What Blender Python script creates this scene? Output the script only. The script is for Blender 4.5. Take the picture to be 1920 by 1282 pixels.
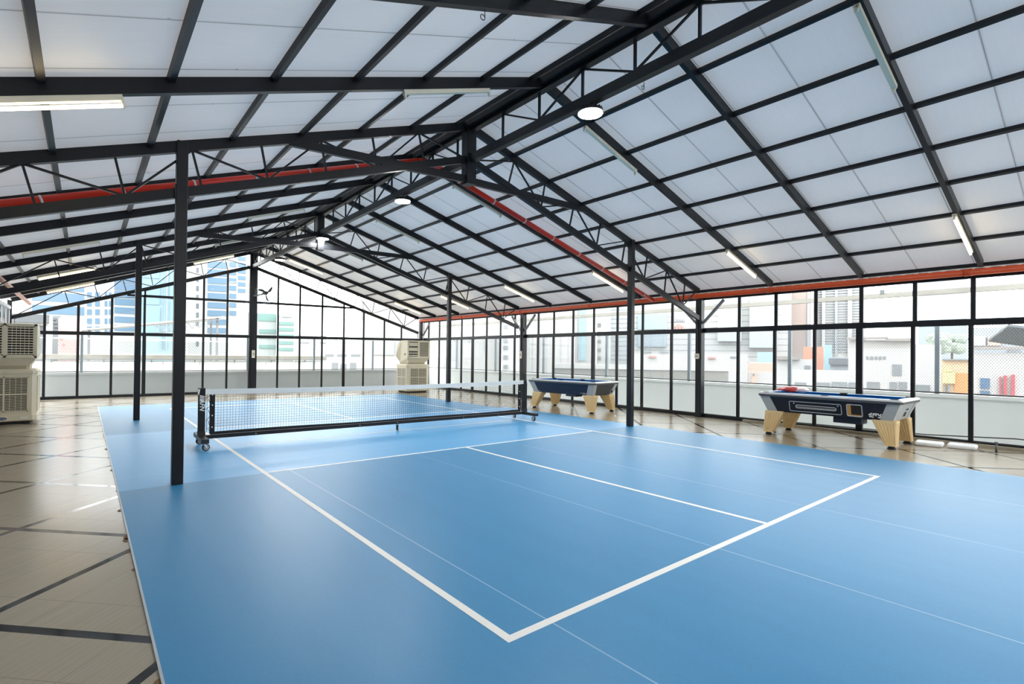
import bpy, math, random
from mathutils import Vector, Matrix

for o in list(bpy.data.objects):
    bpy.data.objects.remove(o, do_unlink=True)
SC = bpy.context.scene
COL = SC.collection
random.seed(7)
PI = math.pi

# ------------------------------------------------------------------ camera
cam_d = bpy.data.cameras.new('camera')
cam = bpy.data.objects.new('camera', cam_d)
COL.objects.link(cam)
YAW, PITCH, ROLL = 0.67152, 0.0086, 0.0110
_f = Vector((math.sin(YAW) * math.cos(PITCH), math.cos(YAW) * math.cos(PITCH), math.sin(PITCH)))
_r = Vector((math.cos(YAW), -math.sin(YAW), 0))
_u = _r.cross(_f)
_r2 = _r * math.cos(ROLL) + _u * math.sin(ROLL)
_u2 = -_r * math.sin(ROLL) + _u * math.cos(ROLL)
M = Matrix.Identity(4)
for i in range(3):
    M[i][0], M[i][1], M[i][2] = _r2[i], _u2[i], -_f[i]
M[0][3], M[1][3], M[2][3] = -4.7576, -8.7266, 1.4705
cam.matrix_world = M
cam_d.sensor_width = 36.0
cam_d.sensor_fit = 'HORIZONTAL'
cam_d.lens = 960.62 / 1920 * 36
cam_d.shift_x = 37.86 / 1920
cam_d.shift_y = 15.64 / 1920
cam_d.clip_start = 0.05
cam_d.clip_end = 600
SC.camera = cam

# ------------------------------------------------------------------ sky, exposure
SKY = 6.3
HIGHBAY = 430.0
ROOF_T = 0.195
TUBE = 13.0
w = bpy.data.worlds.new('overcast_sky')
SC.world = w
w.use_nodes = True
nt = w.node_tree
nt.nodes.clear()
wo = nt.nodes.new('ShaderNodeOutputWorld')
bg = nt.nodes.new('ShaderNodeBackground')
tc = nt.nodes.new('ShaderNodeTexCoord')
nz = nt.nodes.new('ShaderNodeTexNoise'); nz.inputs['Scale'].default_value = 1.5; nz.inputs['Detail'].default_value = 3
cr = nt.nodes.new('ShaderNodeValToRGB')
cr.color_ramp.elements[0].color = (0.96, 0.975, 1.0, 1); cr.color_ramp.elements[0].position = 0.35
cr.color_ramp.elements[1].color = (1.0, 1.0, 1.0, 1); cr.color_ramp.elements[1].position = 0.65
nt.links.new(tc.outputs['Generated'], nz.inputs['Vector'])
nt.links.new(nz.outputs['Fac'], cr.inputs['Fac'])
nt.links.new(cr.outputs['Color'], bg.inputs['Color'])
bg.inputs['Strength'].default_value = SKY
nt.links.new(bg.outputs['Background'], wo.inputs['Surface'])

SC.view_settings.view_transform = 'Standard'
SC.view_settings.look = 'None'
SC.view_settings.exposure = 0.0
SC.view_settings.gamma = 1.0
SC.view_settings.use_curve_mapping = False
SC.cycles.use_denoising = True
SC.cycles.max_bounces = 8
SC.cycles.diffuse_bounces = 5
SC.cycles.transparent_max_bounces = 24
SC.cycles.sample_clamp_indirect = 8.0

# ------------------------------------------------------------------ materials
MATS = {}

def srgb(r, g, b):
    def f(c):
        c /= 255.0
        return c / 12.92 if c <= 0.04045 else ((c + 0.055) / 1.055) ** 2.4
    return (f(r), f(g), f(b), 1.0)

def _new(name):
    m = bpy.data.materials.new(name)
    m.use_nodes = True
    n = m.node_tree
    b = n.nodes['Principled BSDF']
    return m, n, b

def mat(name, col, rough=0.5, metal=0.0, var=0.08, scale=6.0, spec=0.5, stretch=None, bump=0.0):
    """a plain surface with a slow procedural drift of tone"""
    m, n, b = _new(name)
    t = n.nodes.new('ShaderNodeTexCoord')
    mp = n.nodes.new('ShaderNodeMapping')
    z = n.nodes.new('ShaderNodeTexNoise')
    z.inputs['Scale'].default_value = scale
    z.inputs['Detail'].default_value = 4
    if stretch:
        mp.inputs['Scale'].default_value = stretch
    mx = n.nodes.new('ShaderNodeMix'); mx.data_type = 'RGBA'
    c = col
    mx.inputs[6].default_value = (c[0] * (1 - var), c[1] * (1 - var), c[2] * (1 - var), 1)
    mx.inputs[7].default_value = (min(1, c[0] * (1 + var)), min(1, c[1] * (1 + var)), min(1, c[2] * (1 + var)), 1)
    n.links.new(t.outputs['Object'], mp.inputs['Vector'])
    n.links.new(mp.outputs['Vector'], z.inputs['Vector'])
    n.links.new(z.outputs['Fac'], mx.inputs[0])
    n.links.new(mx.outputs[2], b.inputs['Base Color'])
    b.inputs['Roughness'].default_value = rough
    b.inputs['Metallic'].default_value = metal
    b.inputs['Specular IOR Level'].default_value = spec
    if bump:
        bp = n.nodes.new('ShaderNodeBump'); bp.inputs['Strength'].default_value = bump; bp.inputs['Distance'].default_value = 0.004
        n.links.new(z.outputs['Fac'], bp.inputs['Height']); n.links.new(bp.outputs['Normal'], b.inputs['Normal'])
    MATS[name] = m
    return m

def emit(name, col, strength):
    m, n, b = _new(name)
    b.inputs['Base Color'].default_value = col
    b.inputs['Emission Color'].default_value = col
    b.inputs['Emission Strength'].default_value = strength
    MATS[name] = m
    return m

def glass(name, tint=(0.965, 0.985, 0.98), ior=1.13):
    m, n, b = _new(name)
    n.nodes.remove(b)
    out = [x for x in n.nodes if x.type == 'OUTPUT_MATERIAL'][0]
    tr = n.nodes.new('ShaderNodeBsdfTransparent'); tr.inputs['Color'].default_value = (*tint, 1)
    gl = n.nodes.new('ShaderNodeBsdfGlossy'); gl.inputs['Roughness'].default_value = 0.02
    fr = n.nodes.new('ShaderNodeFresnel'); fr.inputs['IOR'].default_value = ior
    mx = n.nodes.new('ShaderNodeMixShader')
    n.links.new(fr.outputs['Fac'], mx.inputs['Fac'])
    n.links.new(tr.outputs['BSDF'], mx.inputs[1]); n.links.new(gl.outputs['BSDF'], mx.inputs[2])
    n.links.new(mx.outputs['Shader'], out.inputs['Surface'])
    MATS[name] = m
    return m

def grad_lines(n, sock, period, width, offset=0.0):
    """1 inside a line of given width every period along a scalar socket"""
    a = n.nodes.new('ShaderNodeMath'); a.operation = 'ADD'; a.inputs[1].default_value = -offset + period * 400
    n.links.new(sock, a.inputs[0])
    b = n.nodes.new('ShaderNodeMath'); b.operation = 'MODULO'; b.inputs[1].default_value = period
    n.links.new(a.outputs[0], b.inputs[0])
    c = n.nodes.new('ShaderNodeMath'); c.operation = 'LESS_THAN'; c.inputs[1].default_value = width
    n.links.new(b.outputs[0], c.inputs[0])
    return c.outputs[0]

def math2(n, op, a, b):
    x = n.nodes.new('ShaderNodeMath'); x.operation = op
    for i, v in enumerate((a, b)):
        if isinstance(v, (int, float)):
            x.inputs[i].default_value = v
        else:
            n.links.new(v, x.inputs[i])
    return x.outputs[0]

def mixc(n, fac, c1, c2):
    mx = n.nodes.new('ShaderNodeMix'); mx.data_type = 'RGBA'
    if isinstance(fac, float): mx.inputs[0].default_value = fac
    else: n.links.new(fac, mx.inputs[0])
    for i, c in ((6, c1), (7, c2)):
        if isinstance(c, tuple): mx.inputs[i].default_value = c
        else: n.links.new(c, mx.inputs[i])
    return mx.outputs[2]

def noise(n, vec, scale, detail=4, rough=0.5, stretch=None):
    if stretch:
        mp = n.nodes.new('ShaderNodeMapping'); mp.inputs['Scale'].default_value = stretch
        n.links.new(vec, mp.inputs['Vector']); vec = mp.outputs['Vector']
    z = n.nodes.new('ShaderNodeTexNoise')
    z.inputs['Scale'].default_value = scale; z.inputs['Detail'].default_value = detail; z.inputs['Roughness'].default_value = rough
    n.links.new(vec, z.inputs['Vector'])
    return z.outputs['Fac']

def tile_material():
    m, n, b = _new('tile')
    t = n.nodes.new('ShaderNodeTexCoord'); s = n.nodes.new('ShaderNodeSeparateXYZ')
    n.links.new(t.outputs['Object'], s.inputs[0])
    X, Y = s.outputs['X'], s.outputs['Y']
    U = math2(n, 'ADD', X, Y); V = math2(n, 'SUBTRACT', X, Y)
    su = grad_lines(n, U, 1.88, 0.088, -10.12)
    sv = grad_lines(n, V, 1.77, 0.082, -0.41)
    strip = math2(n, 'MAXIMUM', su, sv)
    ju = grad_lines(n, U, 0.94, 0.007, -10.12 + 0.47)
    jv = grad_lines(n, V, 0.885, 0.007, -0.41 + 0.44)
    joint = math2(n, 'MAXIMUM', ju, jv)
    # grain of the tiles: fine streaks along one diagonal
    mp = n.nodes.new('ShaderNodeMapping'); mp.vector_type = 'POINT'
    mp.inputs['Rotation'].default_value = (0, 0, -PI / 4)
    n.links.new(t.outputs['Object'], mp.inputs['Vector'])
    g1 = noise(n, mp.outputs['Vector'], 3.0, 6, 0.65, (0.5, 22, 1))
    g2 = noise(n, t.outputs['Object'], 0.7, 3)
    c = mixc(n, g1, srgb(141, 128, 107), srgb(186, 174, 152))
    c = mixc(n, math2(n, 'MULTIPLY', g2, 0.5), c, srgb(156, 145, 124))
    c = mixc(n, math2(n, 'MULTIPLY', joint, 0.38), c, srgb(92, 84, 74))
    c = mixc(n, strip, c, srgb(24, 21, 18))
    n.links.new(c, b.inputs['Base Color'])
    r = math2(n, 'SUBTRACT', 0.17, math2(n, 'MULTIPLY', strip, 0.11))
    r2 = math2(n, 'ADD', r, math2(n, 'MULTIPLY', g2, 0.08))
    n.links.new(r2, b.inputs['Roughness'])
    b.inputs['Specular IOR Level'].default_value = 0.75
    MATS['tile'] = m

def court_material(name, dark, light, axis, period, off, rough):
    """vinyl court roll: faint seam lines along one axis, streaky wear"""
    m, n, b = _new(name)
    t = n.nodes.new('ShaderNodeTexCoord'); s = n.nodes.new('ShaderNodeSeparateXYZ')
    n.links.new(t.outputs['Object'], s.inputs[0])
    sock = s.outputs['X'] if axis == 'x' else s.outputs['Y']
    seam = grad_lines(n, sock, period, 0.010, off)
    st = (0.35, 4.0, 1) if axis == 'y' else (4.0, 0.35, 1)
    g = noise(n, t.outputs['Object'], 1.2, 5, 0.6, st)
    g2 = noise(n, t.outputs['Object'], 0.45, 3)
    fine = noise(n, t.outputs['Object'], 90, 2)
    c = mixc(n, math2(n, 'ADD', math2(n, 'MULTIPLY', g, 0.55), math2(n, 'MULTIPLY', g2, 0.45)), dark, light)
    c = mixc(n, math2(n, 'MULTIPLY', fine, 0.22), c, tuple(min(1, v * 1.5) for v in light[:3]) + (1,))
    sw = noise(n, t.outputs['Object'], 0.8, 2)
    c = mixc(n, math2(n, 'MULTIPLY', seam, math2(n, 'MULTIPLY', sw, 0.75)), c, srgb(205, 222, 236))
    n.links.new(c, b.inputs['Base Color'])
    b.inputs['Roughness'].default_value = rough
    b.inputs['Specular IOR Level'].default_value = 0.40
    bp = n.nodes.new('ShaderNodeBump'); bp.inputs['Strength'].default_value = 0.12; bp.inputs['Distance'].default_value = 0.002
    n.links.new(fine, bp.inputs['Height']); n.links.new(bp.outputs['Normal'], b.inputs['Normal'])
    MATS[name] = m

def panel_material():
    m, n, b = _new('roof_panel')
    t = n.nodes.new('ShaderNodeTexCoord'); s = n.nodes.new('ShaderNodeSeparateXYZ')
    n.links.new(t.outputs['Object'], s.inputs[0])
    seam = grad_lines(n, s.outputs['Y'], 0.765, 0.012, -7.796)
    lip = grad_lines(n, s.outputs['Y'], 0.765, 0.035, -7.81)
    g = noise(n, t.outputs['Object'], 1.1, 4)
    f = noise(n, t.outputs['Object'], 6.0, 5, 0.7, (0.5, 5, 1))
    spots = noise(n, t.outputs['Object'], 26, 2)
    c = mixc(n, g, srgb(232, 231, 230), srgb(243, 241, 240))
    c = mixc(n, math2(n, 'MULTIPLY', f, 0.22), c, srgb(196, 194, 190))
    c = mixc(n, math2(n, 'MULTIPLY', lip, 0.12), c, srgb(150, 145, 135))
    c = mixc(n, math2(n, 'MULTIPLY', seam, math2(n, 'ADD', 0.25, math2(n, 'MULTIPLY', g, 0.6))), c, srgb(92, 88, 84))
    sp = math2(n, 'MULTIPLY', math2(n, 'GREATER_THAN', spots, 0.735), lip)
    c = mixc(n, math2(n, 'MULTIPLY', sp, 0.8), c, srgb(70, 58, 46))
    n.links.new(c, b.inputs['Base Color'])
    b.inputs['Roughness'].default_value = 0.45
    # daylight glows faintly through the white sheets
    tl = n.nodes.new('ShaderNodeBsdfTranslucent'); n.links.new(c, tl.inputs['Color'])
    ms = n.nodes.new('ShaderNodeMixShader'); ms.inputs['Fac'].default_value = ROOF_T
    out = [x for x in n.nodes if x.type == 'OUTPUT_MATERIAL'][0]
    n.links.new(b.outputs['BSDF'], ms.inputs[1]); n.links.new(tl.outputs['BSDF'], ms.inputs[2])
    n.links.new(ms.outputs['Shader'], out.inputs['Surface'])
    MATS['roof_panel'] = m

def striped(name, c1, c2, axis, period, width, rough=0.7):
    m, n, b = _new(name)
    t = n.nodes.new('ShaderNodeTexCoord'); s = n.nodes.new('ShaderNodeSeparateXYZ')
    n.links.new(t.outputs['Object'], s.inputs[0])
    l = grad_lines(n, s.outputs[axis], period, width)
    g = noise(n, t.outputs['Object'], 0.3, 3)
    c = mixc(n, g, c1, tuple(v * 0.93 for v in c1[:3]) + (1,))
    c = mixc(n, l, c, c2)
    n.links.new(c, b.inputs['Base Color'])
    b.inputs['Roughness'].default_value = rough
    MATS[name] = m

tile_material()
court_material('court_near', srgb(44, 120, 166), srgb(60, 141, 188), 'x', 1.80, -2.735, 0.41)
court_material('court_mid', srgb(70, 148, 204), srgb(88, 168, 218), 'y', 1.80, 0.30, 0.39)  # lighter base colour paints in the sheen off the crosswise rolls
panel_material()
mat('black_steel', (0.008, 0.009, 0.0115, 1), 0.38, 0.0, 0.25, 5, 0.3)
mat('grey_steel', srgb(112, 116, 118), 0.5, 0.2, 0.12, 8)
mat('alu_frame', srgb(58, 56, 58), 0.45, 0.2, 0.12, 8)
mat('pale_alu', srgb(190, 194, 196), 0.4, 0.3, 0.06, 8)
mat('line_white', srgb(240, 238, 232), 0.5, 0, 0.03, 30)
mat('red_pipe', srgb(196, 38, 12), 0.32, 0, 0.1, 4)
mat('orange_pipe', srgb(214, 78, 26), 0.32, 0, 0.1, 4)
mat('pale_pipe', srgb(205, 150, 130), 0.4, 0, 0.1, 4)
mat('white_metal', srgb(228, 220, 196), 0.45, 0, 0.06, 12)
mat('dark_metal', srgb(46, 47, 50), 0.45, 0.3, 0.1, 12)
mat('chrome', srgb(190, 192, 196), 0.22, 0.9, 0.05, 20)
mat('rubber', (0.012, 0.012, 0.013, 1), 0.6, 0, 0.2, 30)
mat('wheel_grey', srgb(140, 146, 144), 0.5, 0, 0.05, 30)
mat('cream_plastic', srgb(216, 206, 180), 0.5, 0, 0.06, 5)
mat('cream_dark', srgb(168, 158, 132), 0.55, 0, 0.08, 9)
mat('shade_black', (0.012, 0.011, 0.010, 1), 0.8, 0, 0.2, 9)  # near-black for shade painted into openings, also for the black plinth
mat('badge_blue', srgb(24, 62, 110), 0.4, 0, 0.05, 9)
mat('sticker', srgb(228, 224, 208), 0.6, 0, 0.04, 9)
mat('navy', srgb(10, 34, 62), 0.4, 0, 0.15, 9)
mat('navy_black', srgb(9, 17, 36), 0.38, 0, 0.15, 9)
mat('table_grey', srgb(52, 54, 57), 0.45, 0, 0.06, 9)
mat('table_silver', srgb(176, 180, 182), 0.4, 0.15, 0.05, 9)
mat('rail_top', srgb(206, 204, 202), 0.35, 0.1, 0.04, 9)
mat('rail_side', srgb(84, 84, 86), 0.4, 0.2, 0.05, 9)
mat('cloth_blue', srgb(8, 112, 178), 0.85, 0, 0.06, 40)
mat('leg_wood', srgb(226, 196, 142), 0.5, 0, 0.10, 7, stretch=(6, 6, 0.6))
mat('wood_inside', srgb(196, 148, 84), 0.6, 0, 0.12, 9)
mat('net_black', (0.010, 0.010, 0.012, 1), 0.8, 0, 0.2, 30)
mat('tape_white', srgb(240, 238, 232), 0.7, 0, 0.05, 25)
mat('bag_red', srgb(206, 70, 66), 0.4, 0, 0.3, 28, bump=0.5)
mat('bag_clear', srgb(236, 206, 206), 0.25, 0, 0.12, 28, bump=0.6)
mat('foam', srgb(246, 246, 246), 0.6, 0, 0.02, 30)
mat('wall_paint', srgb(150, 148, 144), 0.8, 0, 0.06, 1.2)
mat('concrete', srgb(178, 176, 170), 0.85, 0, 0.14, 2.2, bump=0.3)
mat('residue', srgb(122, 92, 66), 0.9, 0, 0.3, 30, bump=0.6)
mat('kerb', srgb(168, 158, 140), 0.9, 0, 0.3, 6, bump=0.6)
mat('parapet', srgb(212, 214, 213), 0.8, 0, 0.05, 1.4)
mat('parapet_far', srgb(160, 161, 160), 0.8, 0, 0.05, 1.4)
mat('coping', srgb(232, 232, 230), 0.7, 0, 0.03, 3)
mat('deck', srgb(176, 176, 172), 0.85, 0, 0.1, 1.5)
mat('mesh_grey', srgb(128, 136, 142), 0.5, 0.2, 0.05, 9)
mat('stain', srgb(150, 146, 138), 0.9, 0, 0.35, 1.6, stretch=(1, 1, 3))
glass('pane_glass')
emit('tube_light', (1.0, 0.80, 0.50, 1), TUBE)
emit('lamp_light', (1.0, 0.985, 0.95, 1), HIGHBAY)
# facades and trees, in pale colours that paint in the haze
FAC = 0.60
def fsc(r, g, b):
    c = srgb(r, g, b)
    return (c[0] * FAC, c[1] * FAC, c[2] * FAC, 1)
for k, c in dict(fw=(226, 226, 224), fp=(214, 212, 210), fg=(196, 204, 202), gb=(120, 150, 176), gd=(126, 132, 140), gd2=(150, 154, 158),
                 gl=(166, 196, 208), gl2=(140, 178, 200), gg=(140, 176, 170), gg2=(204, 214, 212), gb2=(176, 190, 200), pk=(232, 186, 182), pk2=(200, 150, 148),
                 rf=(120, 124, 128), rf2=(170, 162, 158), bl=(176, 208, 220), bn=(190, 172, 164), gs=(184, 190, 198), gh=(182, 194, 202),
                 yo=(238, 206, 170), yl=(236, 222, 160), og=(236, 160, 104), og2=(236, 168, 140), pch=(232, 196, 178), bs=(96, 124, 156),
                 rd=(214, 96, 104), rd2=(226, 164, 156), cw=(160, 158, 152), sg=(176, 174, 182), tree=(176, 188, 174), trunk=(120, 106, 92)).items():
    c = srgb(*c)
    mat(k, (c[0] * FAC, c[1] * FAC, c[2] * FAC, 1), 0.8, 0, 0.06, 0.35)
striped('cl', fsc(224, 224, 222), fsc(168, 170, 170), 'Z', 0.62, 0.09)
striped('fr', fsc(222, 220, 218), fsc(196, 194, 194), 'X', 0.55, 0.12)
striped('lv', fsc(200, 206, 210), fsc(152, 158, 164), 'Z', 0.50, 0.10)
# ------------------------------------------------------------------ mesh tools
class MB:
    def __init__(self):
        self.v, self.f = [], []
    def add(self, vs, fs):
        b = len(self.v)
        self.v += [tuple(x) for x in vs]
        self.f += [tuple(b + i for i in f) for f in fs]
        return self
    def box(self, x0, x1, y0, y1, z0, z1):
        vs = [(x, y, z) for z in (z0, z1) for y in (y0, y1) for x in (x0, x1)]
        return self.add(vs, [(0, 2, 3, 1), (4, 5, 7, 6), (0, 1, 5, 4), (2, 6, 7, 3), (0, 4, 6, 2), (1, 3, 7, 5)])
    def beam(self, a, b, wd, h, up=(0, 0, 1)):
        a, b = Vector(a), Vector(b)
        d = (b - a).normalized(); up = Vector(up)
        s = d.cross(up)
        if s.length < 1e-6:
            s = d.cross(Vector((1, 0, 0)))
        s.normalize(); u = s.cross(d).normalized()
        s *= wd / 2; u *= h / 2
        vs = [p + i * s + j * u for p in (a, b) for i, j in ((-1, -1), (1, -1), (1, 1), (-1, 1))]
        return self.add(vs, [(3, 2, 1, 0), (4, 5, 6, 7), (0, 1, 5, 4), (1, 2, 6, 5), (2, 3, 7, 6), (3, 0, 4, 7)])
    def cyl(self, a, b, r, n=16, r2=None, caps=True):
        a, b = Vector(a), Vector(b)
        if r2 is None: r2 = r
        d = (b - a).normalized()
        s = d.cross(Vector((0, 0, 1)))
        if s.length < 1e-5: s = Vector((1, 0, 0))
        s.normalize(); u = s.cross(d)
        vs = []
        for p, q in ((a, r), (b, r2)):
            for i in range(n):
                t = 2 * PI * i / n
                vs.append(p + s * (q * math.cos(t)) + u * (q * math.sin(t)))
        fs = [(i, i + n, (i + 1) % n + n, (i + 1) % n) for i in range(n)]
        if caps:
            fs += [tuple(range(n)), tuple(range(2 * n - 1, n - 1, -1))]
        return self.add(vs, fs)
    def tube(self, pts, r, n=8):
        for a, b in zip(pts[:-1], pts[1:]):
            self.cyl(a, b, r, n)
        return self
    def prism(self, poly, d):
        """extrude a planar polygon (3D points) by vector d"""
        n = len(poly); d = Vector(d)
        vs = [Vector(p) for p in poly] + [Vector(p) + d for p in poly]
        return self.add(vs, [tuple(range(n))[::-1], tuple(range(n, 2 * n))] + [(i, (i + 1) % n, (i + 1) % n + n, i + n) for i in range(n)])
    def loft(self, rings):
        n = len(rings[0]); vs = [p for r in rings for p in r]; fs = []
        for k in range(len(rings) - 1):
            for i in range(n):
                fs.append((k * n + i, k * n + (i + 1) % n, (k + 1) * n + (i + 1) % n, (k + 1) * n + i))
        fs += [tuple(range(n))[::-1], tuple(range((len(rings) - 1) * n, len(rings) * n))]
        return self.add(vs, fs)
    def torus(self, c, R, r, axis='y', n=40, k=6, t0=0, t1=2 * PI):
        pts = []
        for i in range(n + 1):
            t = t0 + (t1 - t0) * i / n
            a, b = R * math.cos(t), R * math.sin(t)
            pts.append(Vector(c) + (Vector((a, 0, b)) if axis == 'y' else Vector((a, b, 0)) if axis == 'z' else Vector((0, a, b))))
        return self.tube(pts, r, k)
    def build(self, name, m, parent=None, loc=None, smooth=False, bevel=0.0):
        me = bpy.data.meshes.new(name)
        me.from_pydata(self.v, [], self.f)
        me.update()
        me.materials.append(MATS[m] if isinstance(m, str) else m)
        if smooth:
            for p in me.polygons: p.use_smooth = len(p.vertices) == 4
        o = bpy.data.objects.new(name, me)
        COL.objects.link(o)
        if parent is not None: o.parent = parent
        if loc is not None: o.location = loc
        if bevel:
            b = o.modifiers.new('bevel', 'BEVEL'); b.width = bevel; b.segments = 2; b.limit_method = 'ANGLE'
        return o

def tag(o, label, cat, group=None, kind=None):
    o['label'] = label; o['category'] = cat
    if group: o['group'] = group
    if kind: o['kind'] = kind
    return o

def thing(name, label, cat, loc=(0, 0, 0), rz=0.0, group=None):
    o = bpy.data.objects.new(name, None)
    COL.objects.link(o)
    o.empty_display_size = 0.2
    o.location = loc; o.rotation_euler = (0, 0, rz)
    return tag(o, label, cat, group)

def struct(name, loc=(0, 0, 0)):
    o = bpy.data.objects.new(name, None)
    COL.objects.link(o); o.location = loc; o['kind'] = 'structure'
    return o

def S(o):
    o['kind'] = 'structure'
    return o

def lerp(a, b, t): return a + (b - a) * t

# ------------------------------------------------------------------ dimensions
T1, T2, GA = -2.10, 4.50, 11.30          # the two inner trusses and the far end wall
XR, XL = 7.20, -6.45                     # glazed side walls
YN = -16.0                               # roof runs on behind the camera
def zr(x): return 5.17 - 0.295 * x       # underside of the roof sheets
def zl(x): return 5.18 + 0.347 * x
RAF = [-8.80, -7.12, -5.45, -3.80, -0.45, 1.25, 2.92, 6.35, 8.08, 9.80]

# ------------------------------------------------------------------ floor
S(MB().box(XL - 0.15, XR + 0.12, YN, GA + 0.12, -0.12, 0.0).build('floor', 'tile'))
S(MB().box(-9.2, XL - 0.15, YN, 13.6, -0.25, -0.06).build('floor_terrace_west', 'deck'))
S(MB().box(XR + 0.12, 8.5, YN, 13.0, -0.25, -0.06).build('floor_terrace_east', 'deck'))
S(MB().box(XL - 0.15, XR + 0.12, GA + 0.12, 13.0, -0.25, -0.06).build('floor_terrace_north', 'deck'))
S(MB().box(-160, 220, -120, 260, -14.4, -14.0).build('ground', 'stain'))
S(MB().box(XR - 0.12, XR - 0.04, -10.5, T1 - 1.0, 0.0, 0.05).build('kerb', 'kerb'))

# ------------------------------------------------------------------ blue court mat
MX0, MX1, MY0, MY1 = -4.46, 4.52, -15.0, 8.1
NV0, NV1 = -2.14, 2.33
mt = thing('court_mat', 'blue vinyl pickleball court laid over the greige tiles', 'court')
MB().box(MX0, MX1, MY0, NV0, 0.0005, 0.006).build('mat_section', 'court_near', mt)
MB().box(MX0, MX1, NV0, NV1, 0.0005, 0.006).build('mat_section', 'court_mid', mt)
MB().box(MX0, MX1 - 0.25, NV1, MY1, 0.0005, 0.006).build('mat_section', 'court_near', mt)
MB().box(MX0 - 0.012, MX0, MY0, MY1, 0.0005, 0.009).build('edge_strip', 'pale_alu', mt)
rs = MB(); rnd = random.Random(5)
for i in range(18):
    y = rnd.uniform(-6.2, 5.0); x = MX0 - 0.014 - rnd.random() * 0.008; l = rnd.uniform(0.02, 0.16); q = rnd.uniform(0.006, 0.028)
    rs.prism([(x + .004, y, 0.0006), (x + .004, y + l, 0.0006), (x - q * .6, y + l * .8, 0.0006), (x - q, y + l * .45, 0.0006), (x - q * .4, y + l * .1, 0.0006)], (0, 0, 0.0015))
rs.build('stain', 'residue', mt)
LN = 0.051
SX, B0, B1 = 3.048, -6.739, 6.70
def stripe(x0, x1, y0, y1):
    MB().box(x0, x1, y0, y1, 0.0055, 0.0072).build('line_marking', 'line_white', mt)
stripe(-SX, -SX + LN, B0, B1); stripe(SX - LN, SX, B0, B1)
stripe(-SX + LN, SX - LN, B0, B0 + LN); stripe(-SX + LN, SX - LN, B1 - LN, B1)
stripe(-SX + LN, SX - LN, -2.155, -2.155 + LN); stripe(-SX + LN, SX - LN, 2.287 - LN, 2.287)
stripe(-LN / 2 - .017, LN / 2 - .017, B0 + LN, -2.155); stripe(-LN / 2 - .017, LN / 2 - .017, 2.287, B1 - LN)
stripe(-2.72, SX - LN, 0.02, 0.055)

# ------------------------------------------------------------------ roof
def roof_side(name, x0, x1, zf, purl, sgn):
    n = Vector((-0.295 if sgn < 0 else 0.0, 0, 0))
    root = struct(name)
    a, b = (x0, zf(x0)), (x1, zf(x1))
    MB().prism([(a[0], YN, a[1]), (b[0], YN, b[1]), (b[0], YN, b[1] + 0.06), (a[0], YN, a[1] + 0.06)], (0, GA + 0.5 - YN, 0)).build('roof_panel', 'roof_panel', root)
    slope = (b[1] - a[1]) / (b[0] - a[0])
    up = Vector((-slope, 0, 1)).normalized()
    for x in purl:
        p = Vector((x, 0, zf(x))) - up * 0.026
        MB().beam((p.x, YN, p.z), (p.x, GA + 0.4, p.z), 0.05, 0.05, up).build('purlin', 'black_steel', root)
    ra, rb = (0.06, 6.90) if sgn > 0 else (-6.55, -0.06)
    for y in RAF:
        pa = Vector((ra, y, zf(ra))) - up * 0.066; pb = Vector((rb, y, zf(rb))) - up * 0.066
        MB().beam(pa, pb, 0.06, 0.125, up).build('rafter', 'black_steel', root)
    return root
roof_side('ceiling_east', 0.0, 7.22, zr, [0.93 + 0.857 * i for i in range(7)] + [7.02], 1)
roof_side('ceiling_west', -6.62, 0.0, zl, [-0.27 - 0.795 * i for i in range(8)], -1)

# ------------------------------------------------------------------ trusses
def ct(x): return (5.11 - 0.295 * x) if x >= 0 else (5.12 + 0.347 * x)      # top chord centre
def cb(x): return (4.585 - 0.314 * x) if x >= 0 else (4.575 + 0.341 * x)    # bottom chord centre

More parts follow.
